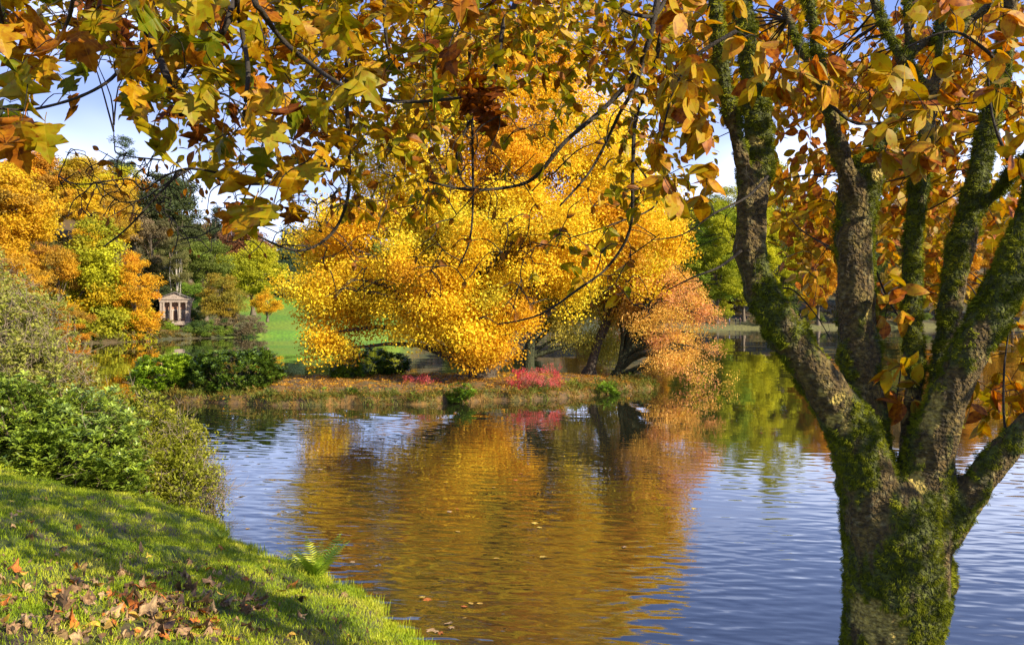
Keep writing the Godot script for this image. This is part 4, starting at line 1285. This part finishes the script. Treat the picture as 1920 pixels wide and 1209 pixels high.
func fallen_leaves() -> void:
	var kinds := [
		["curled dry brown plane leaf fallen on the lawn", C(0.34, 0.2, 0.09), "plane", 1.7],
		["pale tan plane leaf lying on the lawn", C(0.52, 0.34, 0.15), "plane", 1.2],
		["bright orange plane leaf lying on the lawn", C(0.6, 0.17, 0.015), "plane", 0.9],
		["yellow plane leaf lying flat on the lawn", C(0.72, 0.5, 0.06), "plane", 0.25],
		["dark brown withered oval leaf on the lawn", C(0.1, 0.055, 0.03), "oval", 0.9],
		["golden oval leaf lying on the lawn", C(0.6, 0.36, 0.04), "oval", 0.4]]
	var meshes := []
	for k in kinds.size():
		var set_ := []
		for j in 3: set_.append((plane_leaf(kinds[k][3] * (0.7 + 0.4 * j), 0.2 + 0.3 * j, 300 + k * 5 + j) if kinds[k][2] == "plane" else ovate_leaf(kinds[k][3] * (0.6 + 0.5 * j), 0.3 * j, 330 + k * 5 + j)).mesh())
		meshes.append(set_)
	var mats := []
	for k in kinds.size():
		var c: Color = kinds[k][1].linear_to_srgb()
		var m := StandardMaterial3D.new()
		m.albedo_texture = leaf_texture(kinds[k][2], 80 + k, c, c.darkened(0.22), c.lerp(Color(0.3, 0.17, 0.1), 0.5), 0.0)
		m.roughness = 0.75
		m.cull_mode = BaseMaterial3D.CULL_DISABLED
		m.backlight_enabled = true
		m.backlight = Color(0.5, 0.5, 0.4)
		mats.append(m)
	rng.seed = 63
	var spots := []   # [px, py, kind]
	for q in [[132, 937, 3], [240, 1050, 3], [245, 1053, 3], [185, 1027, 1], [192, 982, 1], [275, 1000, 3], [275, 1102, 2], [285, 1118, 2], [290, 1112, 2], [385, 1075, 2], [457, 1094, 2], [20, 1078, 2], [30, 1085, 2], [52, 985, 2], [560, 1167, 1], [368, 1188, 2], [60, 942, 3], [20, 972, 1], [232, 1083, 1], [270, 1050, 3], [565, 1165, 1], [527, 1118, 3], [545, 1105, 2], [490, 1073, 3], [108, 1118, 2], [35, 965, 1], [650, 1205, 3], [410, 1062, 2], [310, 1070, 3]]:
		spots.append(q)
	for k in 70: spots.append([rng.randfn(200, 150), rng.randfn(1140, 50), [0, 0, 1, 0, 4, 2][rng.randi() % 6]])
	for k in 80: spots.append([rng.randf_range(0, 420), rng.randf_range(1090, 1207), [0, 1, 0, 4, 5, 2][rng.randi() % 6]])
	for k in 70: spots.append([rng.randfn(360, 90), rng.randfn(1165, 26), [0, 0, 1, 4, 2, 5][rng.randi() % 6]])
	for k in 80: spots.append([rng.randf_range(0, 700), rng.randf_range(930, 1205), [0, 1, 3, 4, 5, 5, 2][rng.randi() % 7]])
	var made := 0
	for q in spots:
		if made >= 300: break
		if q[0] < -10 or q[1] > 1225: continue
		var p := bank_at(q[0], q[1])
		if p.y < 0.12: continue
		var k: int = q[2]
		var n := bank_normal(p.x, -p.z)
		var s := rng.randf_range(0.05, 0.105) if kinds[k][2] == "plane" else rng.randf_range(0.06, 0.1)
		var up := (n + rv() * 0.25).normalized()
		if rng.randf() < 0.3: up = -up
		var y := up.cross(rv()).normalized()
		var b := Basis(y.cross(up).normalized(), y, up).scaled_local(Vector3(s, s, s))
		var o := put(meshes[k][rng.randi() % 3], "fallen_leaf", mats[k], self)
		o.transform = Transform3D(b, p + n * 0.034 - y * s * 0.45)
		tag(o, kinds[k][0], "leaf", kinds[k][0].replace("leaf", "leaves"))
		made += 1
	# leaves afloat on the lake
	rng.seed = 66
	for k in 46:
		var px := rng.randf_range(430, 1560)
		var d := rng.randf_range(7.8, 24.0)
		if k < 14: px = rng.randf_range(760, 900); d = rng.randf_range(7.2, 8.8)
		var x := (px - 960.0) / F * d
		if bank(x, d) > -0.12 or island(x, d) > -0.3: continue
		var j: int = [1, 3, 5, 2][rng.randi() % 4]
		var s := rng.randf_range(0.06, 0.11)
		var o := put(meshes[j][0], "floating_leaf", mats[j], self)
		o.transform = Transform3D(Basis(Vector3.UP, rng.randf() * TAU) * Basis(Vector3.RIGHT, -PI / 2 + rng.randf_range(-0.12, 0.12)) * Basis.from_scale(Vector3(s, s, s * 0.4)), Vector3(x, 0.008, -d))
		tag(o, "small fallen leaf floating on the lake", "leaf", "leaves floating on the lake")
	# crumbs of older leaves among the blades
	var buf := PackedFloat32Array()
	for k in 2600:
		var p := bank_at(rng.randf_range(-10, 760), 930.0 + 290.0 * sqrt(rng.randf()))
		if p.y < 0.1: continue
		if noise.get_noise_2d(p.x * 1.3, p.z * 1.3) + rng.randf_range(-0.3, 0.3) < 0.02: continue
		var s := rng.randf_range(0.015, 0.045)
		push(buf, rbasis(s), p + Vector3(0, 0.02, 0), pick([C(0.12, 0.07, 0.04), C(0.25, 0.14, 0.07), C(0.06, 0.04, 0.025), C(0.4, 0.26, 0.1)], rng.randf()))
	tag(scatter(buf, ovate_leaf(0.9, 0.3, 390).mesh(), "leaf_crumbs", M.leaf, self), "small brown leaf scraps among the grass blades", "leaf scraps", "", "stuff")

# ---------------------------------------------------------------- boughs hanging over the water
func leaf_kit(kind: String, pals: Array, seed_: int) -> Array:   # materials of whole leaves
	var out := []
	for k in pals.size():
		var m := StandardMaterial3D.new()
		m.albedo_texture = leaf_texture(kind, seed_ + k, pals[k][0], pals[k][1], pals[k][2], pals[k][3])
		m.albedo_color = Color(0.97, 0.95, 0.82)
		m.roughness = 0.5
		m.metallic_specular = 0.35
		m.cull_mode = BaseMaterial3D.CULL_DISABLED
		m.backlight_enabled = true
		m.backlight = Color(0.95, 0.95, 0.6)
		out.append(m)
	return out

func bough(b: MB, nodes: PackedVector3Array, line: Array, d: float, r0: float, r1: float, sway := 0.15) -> void:
	var pts := []
	for k in line.size(): pts.append(P(line[k][0], line[k][1], d + sway * sin(k * 1.7 + line[0][0])))
	var sp := smooth_path(pts, 5)
	tube(b, sp, r0, r1, 7, Color.WHITE, 0.1)
	for p in sp: nodes.append(p)

func overhang() -> void:
	rng.seed = 81
	var g := Color(0.30, 0.38, 0.07)
	var pm := leaf_kit("plane", [
		[Color(0.42, 0.48, 0.06), Color(0.5, 0.5, 0.07), Color(0.54, 0.44, 0.07), -0.1],
		[Color(0.62, 0.6, 0.09), Color(0.7, 0.6, 0.08), Color(0.6, 0.42, 0.07), -0.08],
		[Color(0.76, 0.62, 0.09), Color(0.72, 0.52, 0.07), Color(0.58, 0.34, 0.05), -0.08],
		[Color(0.76, 0.52, 0.08), Color(0.66, 0.4, 0.06), Color(0.5, 0.27, 0.05), 0.0],
		[Color(0.56, 0.31, 0.07), Color(0.46, 0.24, 0.06), Color(0.36, 0.18, 0.05), 0.05]], 120)
	var shapes := [plane_leaf(0.6, 0.2, 201).mesh(), plane_leaf(1.0, 0.35, 202).mesh(), plane_leaf(-0.7, -0.25, 203).mesh(), plane_leaf(1.5, 0.6, 204).mesh(), plane_leaf(1.1, -0.3, 205).mesh(), plane_leaf(-1.2, 0.45, 206).mesh()]
	var top := P(350, -260, 3.4)
	var t := thing("plane_tree_bough", "overhanging plane tree bough with big lobed green and orange leaves", "tree bough", top)
	var b := MB.new()
	var nodes := PackedVector3Array()
	for q in [[[[215, -420], [230, -200], [248, -10], [266, 40], [285, 75], [302, 115], [318, 155], [330, 192], [341, 216]], 3.3, 0.022, 0.011],
			[[[520, -420], [480, -200], [448, -20], [436, 14], [420, 60], [388, 104], [360, 122], [344, 145]], 3.4, 0.02, 0.007],
			[[[470, -150], [446, 0], [455, 60], [466, 130], [461, 190], [460, 222], [480, 245], [525, 252]], 3.2, 0.012, 0.005],
			[[[480, -160], [478, -10], [492, 24], [532, 78], [582, 120], [640, 160], [700, 184], [770, 192], [864, 184]], 3.1, 0.013, 0.006],
			[[[290, 82], [240, 118], [200, 156], [140, 186], [60, 206], [0, 204], [-60, 200]], 3.2, 0.008, 0.004],
			[[[330, 190], [380, 178], [430, 182], [470, 240], [520, 252], [570, 268]], 3.3, 0.006, 0.003],
			[[[-40, -200], [-10, -40], [5, 40], [4, 66]], 3.0, 0.012, 0.005],
			[[[130, -200], [140, -20], [120, 60], [80, 100]], 3.1, 0.012, 0.004]]:
		bough(b, nodes, q[0], q[1], q[2], q[3])
	var tips := tips_in([[-20, -30, 230, 60, 38], [-20, 40, 130, 150, 17], [130, 30, 240, 120, 10], [-10, 170, 60, 215, 3], [0, 215, 60, 235, 3], [120, 170, 140, 180, 1], [240, -30, 480, 100, 52], [240, 100, 470, 200, 40], [470, -30, 700, 130, 54], [470, 120, 640, 250, 22],
		[330, 200, 470, 280, 11], [390, 290, 450, 320, 3], [430, 370, 560, 390, 8], [480, 250, 640, 320, 10], [700, -30, 960, 120, 30], [640, 110, 860, 190, 12]], 2.9, 4.1)
	var dirs := reach(b, nodes, tips, 0.0042)
	for k in b.v.size(): b.v[k] -= top
	var bark := put(b.mesh(), "branches", M.bough, t)
	var more := PackedFloat32Array()
	for k in tips.size():
		var tr := Transform3D(hang(dirs[k], 1.4, 0.126, 0.5), tips[k] - top)
		var which: int = [0, 0, 1, 1, 1, 2, 2, 2, 2, 3, 3, 4][rng.randi() % 12]
		if k % 11 == 10: push(more, tr.basis, tr.origin, Color.WHITE)
		else: put(shapes[rng.randi() % 6], "leaf", pm[which], t).transform = tr
	scatter(more, shapes[0], "leaves", pm[1], t)
	for q in [[48, 222, 0.23], [85, 232, 0.18], [20, 235, 0.2], [150, 55, 0.2], [290, 235, 0.2], [335, 230, 0.18], [425, 310, 0.18], [445, 385, 0.19], [475, 385, 0.16], [560, 315, 0.17], [10, 60, 0.2], [30, 130, 0.2]]:
		var o := put(shapes[rng.randi() % 6], "leaf", pm[[0, 1, 2, 1, 2, 3][rng.randi() % 6]], t)
		o.transform = Transform3D(hang(Vector3(0.1, -0.3, 0.2), 1.3, q[2], 0.35), P(q[0], q[1], 3.15) - top)
	# more leaves of this tree, added out of view for their shade
	shade_leaf_mass(t, [[-500, -900, 1300, -60, 420, 2.6, 5.0]], shapes[1], 0.16, pm[2], top)

	# a second tree with small oval leaves, hanging in front of the golden tree
	rng.seed = 82
	var om := leaf_kit("oval", [
		[Color(0.66, 0.62, 0.08), Color(0.72, 0.64, 0.09), Color(0.6, 0.45, 0.06), -0.1],
		[Color(0.78, 0.66, 0.08), Color(0.74, 0.55, 0.07), Color(0.6, 0.38, 0.05), -0.05],
		[Color(0.84, 0.7, 0.08), Color(0.8, 0.6, 0.08), Color(0.62, 0.38, 0.06), -0.1],
		[Color(0.64, 0.42, 0.07), Color(0.56, 0.33, 0.06), Color(0.42, 0.22, 0.05), 0.0],
		[Color(0.55, 0.58, 0.09), Color(0.62, 0.58, 0.08), Color(0.55, 0.42, 0.07), -0.08]], 140)
	var ov := [ovate_leaf(0.4, 0.2, 211).mesh(), ovate_leaf(0.8, 0.35, 212, 0.3).mesh(), ovate_leaf(0.2, 0.1, 213, 0.24).mesh()]
	top = P(1050, -300, 4.2)
	t = thing("beech_bough", "overhanging bough with small oval yellow and brown leaves", "tree bough", top)
	b = MB.new()
	nodes = PackedVector3Array()
	for q in [[[[1010, -420], [990, -150], [968, 0], [946, 40], [936, 100], [924, 142]], 4.1, 0.02, 0.008],
			[[[700, -300], [718, -60], [725, 80], [742, 120], [790, 186]], 4.0, 0.012, 0.004],
			[[[1290, -300], [1240, -40], [1215, 80], [1182, 150], [1130, 206], [1060, 266], [1006, 330], [960, 350], [880, 356], [800, 340]], 4.1, 0.018, 0.006],
			[[[1215, 80], [1192, 160], [1162, 212], [1130, 280], [1100, 330], [1050, 386]], 4.2, 0.012, 0.005],
			[[[1275, -100], [1250, -10], [1226, 30], [1180, 26], [1130, 0]], 4.0, 0.014, 0.006],
			[[[1250, -10], [1222, 150], [1192, 220], [1186, 330], [1181, 430], [1140, 500], [1085, 542], [1012, 590], [934, 608]], 4.4, 0.014, 0.004],
			[[[890, -200], [880, 60], [886, 260], [884, 430], [860, 500]], 4.5, 0.012, 0.004],
			[[[930, 140], [870, 250], [856, 300], [872, 346], [905, 356]], 4.3, 0.008, 0.004],
			[[[1188, 300], [1232, 380], [1150, 420], [1070, 446]], 4.4, 0.006, 0.003],
			[[[655, -200], [650, 150], [655, 300], [650, 380], [620, 440], [560, 470], [480, 440], [430, 400]], 4.0, 0.012, 0.004],
			[[[650, 300], [560, 330], [470, 345], [355, 316], [310, 352], [240, 426], [195, 462]], 3.9, 0.009, 0.004],
			[[[430, 330], [360, 316], [310, 330], [270, 356], [240, 336], [150, 346], [110, 330]], 3.8, 0.006, 0.003],
			[[[355, 318], [300, 352], [270, 372], [225, 378], [180, 345]], 3.7, 0.005, 0.002],
			[[[470, 345], [440, 400], [380, 440], [330, 450]], 3.9, 0.005, 0.002],
			[[[300, 300], [225, 290], [215, 270], [214, 235]], 3.8, 0.004, 0.002]]:
		bough(b, nodes, q[0], q[1], q[2], q[3], 0.1)
	# bare twig ends first, then leaves
	var bare := tips_in([[110, 280, 330, 420, 110], [300, 300, 640, 480, 150], [560, 250, 900, 560, 110], [860, 200, 1260, 600, 130], [150, 60, 330, 140, 24], [430, 200, 660, 360, 60]], 3.6, 4.4)
	var bare_dirs := reach(b, nodes, bare, 0.005)
	tips = tips_in([[560, -20, 900, 150, 70], [560, 150, 860, 330, 90], [860, -20, 1250, 150, 90], [860, 180, 1100, 330, 14], [1130, 150, 1290, 400, 50], [640, 330, 820, 410, 26], [980, 420, 1180, 560, 18]], 3.6, 4.7)
	dirs = reach(b, nodes, tips, 0.0036)
	for k in b.v.size(): b.v[k] -= top
	put(b.mesh(), "branches", M.bough, t)
	var bufs := [PackedFloat32Array(), PackedFloat32Array(), PackedFloat32Array(), PackedFloat32Array(), PackedFloat32Array()]
	var single := 0
	for k in tips.size():
		for e in 3:
			var mi := mini(int(rng.randf() * 4.99), 4)
			var tr := Transform3D(hang((dirs[k] + rv() * 0.9).normalized(), 0.5, 0.08), tips[k] - top + rv() * 0.006)
			if single < 300:
				single += 1
				put(ov[rng.randi() % 3], "leaf", om[mi], t).transform = tr
			else:
				push(bufs[mi], tr.basis, tr.origin, Color.WHITE)
	# small leaves filling in between, too small to pick out
	for q in [[540, -40, 1260, 100, 2000], [560, 90, 880, 250, 800], [-20, -40, 560, 60, 500], [230, 50, 600, 230, 420], [330, 220, 640, 330, 130], [880, 90, 1240, 170, 300], [900, 160, 1200, 260, 90], [1140, 100, 1340, 380, 300], [560, 290, 860, 400, 80]]:
		for k in q[4]:
			var c := nodes[rng.randi() % nodes.size()]
			var want := P(rng.randf_range(q[0], q[2]), rng.randf_range(q[1], q[3]), rng.randf_range(4.0, 5.6))
			var tr := Transform3D(hang((want - c).normalized(), 0.5, rng.randf_range(0.05, 0.08)), want - top)
			push(bufs[rng.randi() % 5], tr.basis, tr.origin, Color.WHITE)
	# shrivelled leaves and buds on the bare twigs
	for k in bare.size():
		if rng.randf() < 0.55:
			var tr := Transform3D(hang(bare_dirs[k], 0.4, rng.randf_range(0.03, 0.055)), bare[k] - top)
			push(bufs[3], tr.basis, tr.origin, Color.WHITE)
	for k in 5: scatter(bufs[k], ov[k % 3], "leaves", om[k], t)
	shade_leaf_mass(t, [[300, -1000, 1700, -60, 700, 3.2, 6.0]], ov[1], 0.1, om[1], top)  # unseen leaves added overhead to shade this bough
	# a hanging bunch of dead leaves caught on the bough
	rng.seed = 83
	var dead := thing("dead_leaf_bunch", "bunch of withered dark brown leaves caught on the bough", "dead leaves", P(890, 150, 3.7))
	for k in 16:
		var o := put(shapes[3], "leaf", pm[4], dead)
		var p := Vector3(rng.randf_range(-0.07, 0.12), rng.randf_range(-0.16, 0.05), rng.randf_range(-0.05, 0.05))
		o.transform = Transform3D(hang(Vector3(0.3, -1, 0), 1.5, 0.12), p)

func shade_leaf_mass(t: Node3D, regions: Array, mesh: Mesh, s: float, m: Material, top: Vector3) -> void:
	var buf := PackedFloat32Array()
	for q in regions:
		for k in q[4]:
			push(buf, hang(rv(), 0.6, s), P(rng.randf_range(q[0], q[2]), rng.randf_range(q[1], q[3]), rng.randf_range(q[5], q[6])) - top, Color.WHITE)
	scatter(buf, mesh, "leaves", m, t)

# ---------------------------------------------------------------- the mossy tree on the bank
const LIMBS := [
	[[1668, 1620, 140, 0.0], [1668, 1400, 100, 0.0], [1671, 1209, 91, 0.0], [1686, 1110, 102, 0.0], [1684, 1000, 103, 0.0], [1686, 960, 92, 0.0]],
	[[1762, 1050, 40, 0.06], [1770, 1095, 38, 0.06], [1740, 1150, 40, 0.04]],
	[[1650, 980, 76, 0.0], [1630, 900, 62, 0.0], [1604, 815, 58, -0.03], [1548, 726, 50, -0.06], [1474, 622, 46, -0.09], [1428, 545, 43, -0.1], [1406, 470, 42, -0.1], [1410, 380, 41, -0.08], [1424, 300, 36, -0.05], [1420, 200, 33, 0.0], [1406, 100, 30, 0.05], [1386, 0, 28, 0.1], [1360, -130, 24, 0.2], [1320, -300, 18, 0.3]],
	[[1412, 390, 32, -0.08], [1390, 300, 28, -0.12], [1372, 225, 26, -0.15], [1350, 120, 25, -0.2], [1342, 20, 24, -0.25], [1330, -120, 20, -0.3]],
	[[1634, 890, 52, 0.03], [1628, 780, 47, 0.1], [1613, 660, 46, 0.16], [1604, 560, 46, 0.2], [1601, 450, 44, 0.22], [1610, 360, 46, 0.24], [1622, 320, 42, 0.24]],
	[[1604, 370, 34, 0.2], [1572, 280, 29, 0.17], [1550, 190, 25, 0.12], [1530, 90, 22, 0.07], [1512, -10, 21, 0.0], [1490, -150, 18, -0.1]],
	[[1628, 340, 34, 0.22], [1652, 285, 29, 0.24], [1668, 240, 18, 0.26], [1690, 140, 11, 0.3]],
	[[1722, 890, 48, 0.06], [1712, 790, 32, 0.14], [1714, 700, 27, 0.2], [1713, 640, 27, 0.24], [1710, 560, 27, 0.27], [1712, 450, 27, 0.3], [1722, 350, 26, 0.32], [1738, 250, 23, 0.34], [1755, 150, 21, 0.36], [1768, 0, 18, 0.38], [1775, -150, 15, 0.4]],
	[[1752, 800, 34, 0.05], [1766, 690, 28, 0.16], [1784, 580, 32, 0.24], [1802, 470, 34, 0.28], [1826, 370, 31, 0.3], [1851, 250, 28, 0.32], [1876, 130, 26, 0.32], [1896, 0, 24, 0.32], [1910, -150, 20, 0.3]],
	[[1722, 980, 76, -0.02], [1740, 900, 60, -0.02], [1752, 827, 54, -0.05], [1782, 742, 45, -0.1], [1818, 665, 45, -0.13], [1864, 580, 46, -0.14], [1906, 490, 45, -0.14], [1942, 400, 43, -0.1], [1970, 270, 40, -0.06], [1990, 100, 34, 0.0], [2010, -100, 28, 0.05], [2040, -300, 20, 0.1]],
	[[1840, 395, 20, 0.29], [1892, 330, 17, 0.12], [1950, 270, 15, 0.0], [2040, 180, 12, -0.1]],
	[[1766, 1000, 52, -0.04], [1826, 920, 42, -0.1], [1880, 850, 38, -0.14], [1940, 785, 36, -0.18], [2030, 730, 32, -0.2], [2150, 640, 26, -0.3]],
	[[1745, 170, 18, 0.36], [1690, 112, 16, 0.4], [1640, 20, 15, 0.45], [1600, -120, 12, 0.5]],
	[[1690, 112, 15, 0.4], [1740, 78, 15, 0.42], [1800, 55, 16, 0.4], [1845, 20, 15, 0.4], [1890, -60, 13, 0.4]],
	[[1700, 118, 12, 0.4], [1702, 50, 12, 0.42], [1706, -60, 11, 0.45]],
	[[1542, 160, 15, 0.1], [1500, 90, 12, 0.3], [1470, 20, 10, 0.4]]]

func near_tree() -> void:
	rng.seed = 91
	var D := 3.5
	var base := Vector3((1692.0 - 960.0) / F * D, 0, -D)
	base.y = bank(base.x, D)
	var t := thing("mossy_tree", "thick mossy tree with many rising limbs and yellow leaves", "tree", base)
	var bones := []
	var nodes := PackedVector3Array()
	for l in LIMBS:
		for k in l.size() - 1:
			var d0: float = D + l[k][3]
			var d1: float = D + l[k + 1][3]
			bones.append([P(l[k][0], l[k][1], d0) - base, P(l[k + 1][0], l[k + 1][1], d1) - base, maxf(l[k][2] / F * d0 - 0.034, 0.018), maxf(l[k + 1][2] / F * d1 - 0.034, 0.018)])
			if l[k][1] < 420:
				for j in 4: nodes.append(P(l[k][0], l[k][1], d0).lerp(P(l[k + 1][0], l[k + 1][1], d1), j / 4.0))
	for k in 7:   # root flare
		var a := TAU * k / 7.0
		bones.append([Vector3(cos(a) * 0.15, 0.3, sin(a) * 0.15), Vector3(cos(a) * 0.42, -0.1, sin(a) * 0.42), 0.12, 0.07])
	var m := body(bones, 0.0155, 0.022)
	var n1 := FastNoiseLite.new()
	n1.seed = 92; n1.frequency = 3.2; n1.fractal_octaves = 5
	var n2 := FastNoiseLite.new()
	n2.seed = 93; n2.frequency = 14.0; n2.fractal_octaves = 3
	var lichen := []
	for q in [[1780, 757, 13], [1769, 795, 17], [1757, 765, 7], [1590, 790, 16], [1585, 755, 12], [1560, 745, 8], [1755, 920, 16], [1660, 1185, 34], [1690, 1200, 22], [1440, 252, 13], [1700, 1170, 10], [1545, 770, 9], [1500, 735, 7], [1862, 182, 16], [1880, 240, 12], [1840, 275, 12], [1758, 877, 7], [1430, 522, 9], [1730, 295, 12], [1704, 590, 8], [1607, 810, 10], [1460, 680, 9]]:
		lichen.append([P(q[0], q[1], 3.27), q[2] / F * 3.6])
	for k in m.v.size():
		var p := m.v[k] + base
		var q1 := n1.get_noise_3d(p.x, p.y * 0.45, p.z)
		var q2 := n2.get_noise_3d(p.x, p.y * 0.5, p.z)
		var n := m.n[k]
		var mossy := smoothstep(-0.1, 0.16, q1 * 1.5 + q2 * 0.5 + n.y * 0.2 + 0.09)
		var col := C(0.15, 0.095, 0.02).lerp(C(0.24, 0.17, 0.036), smoothstep(0.0, 0.4, q2 + 0.1))
		col = col.lerp(C(0.38, 0.31, 0.12), smoothstep(0.3, 0.46, n2.get_noise_3d(p.x * 1.7 + 9.0, p.y * 1.7, p.z * 1.7)) * 0.9)
		col = col.lerp(C(0.11, 0.13, 0.012), mossy)
		if n.z > 0.1:
			for l in lichen:
				if Vector2(p.x - l[0].x, p.y - l[0].y).length() < l[1] * (1.0 + q2 * 0.9): col = C(0.7, 0.52, 0.11); mossy = 0.0
		m.c[k] = col
		m.v[k] += n * (0.013 * n2.get_noise_3d(p.x * 1.3, p.y * 0.22, p.z * 1.3) + 0.012 * q1 * mossy + 0.005 * mossy)
	smooth_normals(m)
	put(m.mesh(), "trunk", M.trunk, t)
	# moss, as fine tufts on the green patches
	var buf := PackedFloat32Array()
	for k in m.v.size():
		var c := m.c[k]
		if c.g < c.r * 1.02 or c.r > 0.2: continue
		if rng.randf() < 0.45:
			var y := (m.n[k] + rv() * 0.5 + Vector3(0, -0.25, 0)).normalized()
			var x := y.cross(rv()).normalized()
			var s := rng.randf_range(0.6, 1.3)
			push(buf, Basis(x, y, x.cross(y)).scaled_local(Vector3(s, s, s)), m.v[k] + rv() * 0.008, pick([C(0.09, 0.11, 0.006), C(0.16, 0.18, 0.008), C(0.26, 0.26, 0.014)], 0.5 + n1.get_noise_3dv((m.v[k] + base) * 1.5) + rng.randf_range(-0.3, 0.3)))
	scatter(buf, tuft(40, 0.0075, 0.002, 0.017, 117, 1.0), "moss", M.moss, t)
	# twigs and leaves
	var om := leaf_kit("oval", [
		[Color(0.72, 0.62, 0.1), Color(0.76, 0.6, 0.09), Color(0.6, 0.4, 0.07), -0.12],
		[Color(0.8, 0.62, 0.09), Color(0.75, 0.52, 0.08), Color(0.58, 0.33, 0.06), -0.05],
		[Color(0.62, 0.56, 0.1), Color(0.68, 0.55, 0.09), Color(0.55, 0.36, 0.07), -0.08],
		[Color(0.74, 0.45, 0.08), Color(0.62, 0.34, 0.06), Color(0.45, 0.22, 0.05), 0.05]], 160)
	var ov := [ovate_leaf(0.35, 0.2, 221).mesh(), ovate_leaf(0.8, 0.3, 222, 0.25).mesh(), ovate_leaf(0.2, 0.1, 223, 0.29).mesh()]
	var b := MB.new()
	for q in [[[[1900, 860], [1885, 790], [1884, 700], [1890, 640], [1900, 580]], 3.4, 0.006, 0.003], [[[1700, 640], [1690, 700], [1680, 760]], 3.9, 0.005, 0.003], [[[1640, 500], [1665, 560], [1690, 600]], 3.9, 0.006, 0.003],
			[[[1390, 470], [1350, 500], [1300, 520], [1250, 545]], 3.3, 0.007, 0.002], [[[1440, 330], [1400, 370], [1340, 400], [1280, 440], [1220, 450]], 3.2, 0.006, 0.002], [[[1430, 560], [1480, 540], [1530, 590], [1560, 640]], 3.9, 0.005, 0.002],
			[[[1550, 190], [1600, 230], [1660, 230], [1720, 220]], 3.3, 0.008, 0.004], [[[1880, 130], [1840, 90], [1780, 60], [1700, 90]], 3.2, 0.008, 0.004], [[[1380, 60], [1300, 110], [1260, 180], [1240, 260]], 3.2, 0.009, 0.003], [[[1890, 300], [1860, 220], [1850, 120]], 3.2, 0.008, 0.003]]:
		bough(b, nodes, q[0], q[1], q[2], q[3], 0.05)
	var tips := tips_in([[1370, 0, 1440, 110, 6], [1410, 90, 1510, 190, 7], [1230, 150, 1330, 380, 24], [1640, 130, 1770, 300, 30], [1860, 20, 1920, 180, 8], [1510, 60, 1560, 180, 4], [1250, -20, 1330, 160, 14], [1700, -20, 1900, 30, 8], [1890, 180, 1930, 330, 4]], 3.0, 3.45)
	tips.append_array(tips_in([[1810, 600, 1925, 800, 26], [1660, 680, 1720, 780, 8], [1640, 540, 1700, 600, 5]], 3.4, 3.9))
	var dirs := reach(b, nodes, tips, 0.0038)
	var bare := tips_in([[1260, 380, 1420, 560, 34], [1440, 480, 1560, 660, 18], [1380, 300, 1440, 400, 10]], 3.2, 3.7)
	reach(b, nodes, bare, 0.0028)
	var far_tips := tips_in([[1220, -20, 1920, 200, 260], [1450, 150, 1920, 420, 210], [1660, 300, 1800, 560, 60], [1860, 380, 1930, 560, 24], [1460, 340, 1560, 560, 26]], 4.3, 6.4)
	reach(b, nodes, far_tips, 0.004)
	for k in b.v.size(): b.v[k] -= base
	put(b.mesh(), "branches", M.bough, t)
	var bufs := [PackedFloat32Array(), PackedFloat32Array(), PackedFloat32Array(), PackedFloat32Array()]
	var single := 0
	for k in tips.size():
		for e in 4:
			var mi := mini(int(pow(rng.randf(), 1.2) * 3.99), 3)
			var tr := Transform3D(hang((dirs[k] + rv() * 0.9).normalized(), 0.55, 0.105), tips[k] - base + rv() * 0.006)
			if single < 300 and e < 2:
				single += 1
				put(ov[rng.randi() % 3], "leaf", om[mi], t).transform = tr
			else:
				push(bufs[mi], tr.basis, tr.origin, Color.WHITE)
	for p in far_tips:
		for e in 9:
			var tr := Transform3D(hang(rv(), 0.55, 0.088), p - base + rv() * 0.07)
			push(bufs[rng.randi() % 4], tr.basis, tr.origin, Color.WHITE)
	for k in 4: scatter(bufs[k], ov[k % 3], "leaves", om[k], t)
	# unseen crown leaves, added where they shade the trunk and the lawn corner
	var shade_leaves := PackedFloat32Array()
	for k in 900:
		var o := rball() * Vector3(1.5, 0.9, 1.0) + (Vector3(4.2, 4.4, -1.6) if k % 3 else Vector3(3.0, 4.9, 0.5))
		if o.y < 3.35 - 0.42 * o.z: continue   # leaves low enough to hang into view are left out
		push(shade_leaves, hang(rv(), 0.6, 0.13), o - base, Color.WHITE)
	scatter(shade_leaves, ov[1], "leaves", om[1], t)
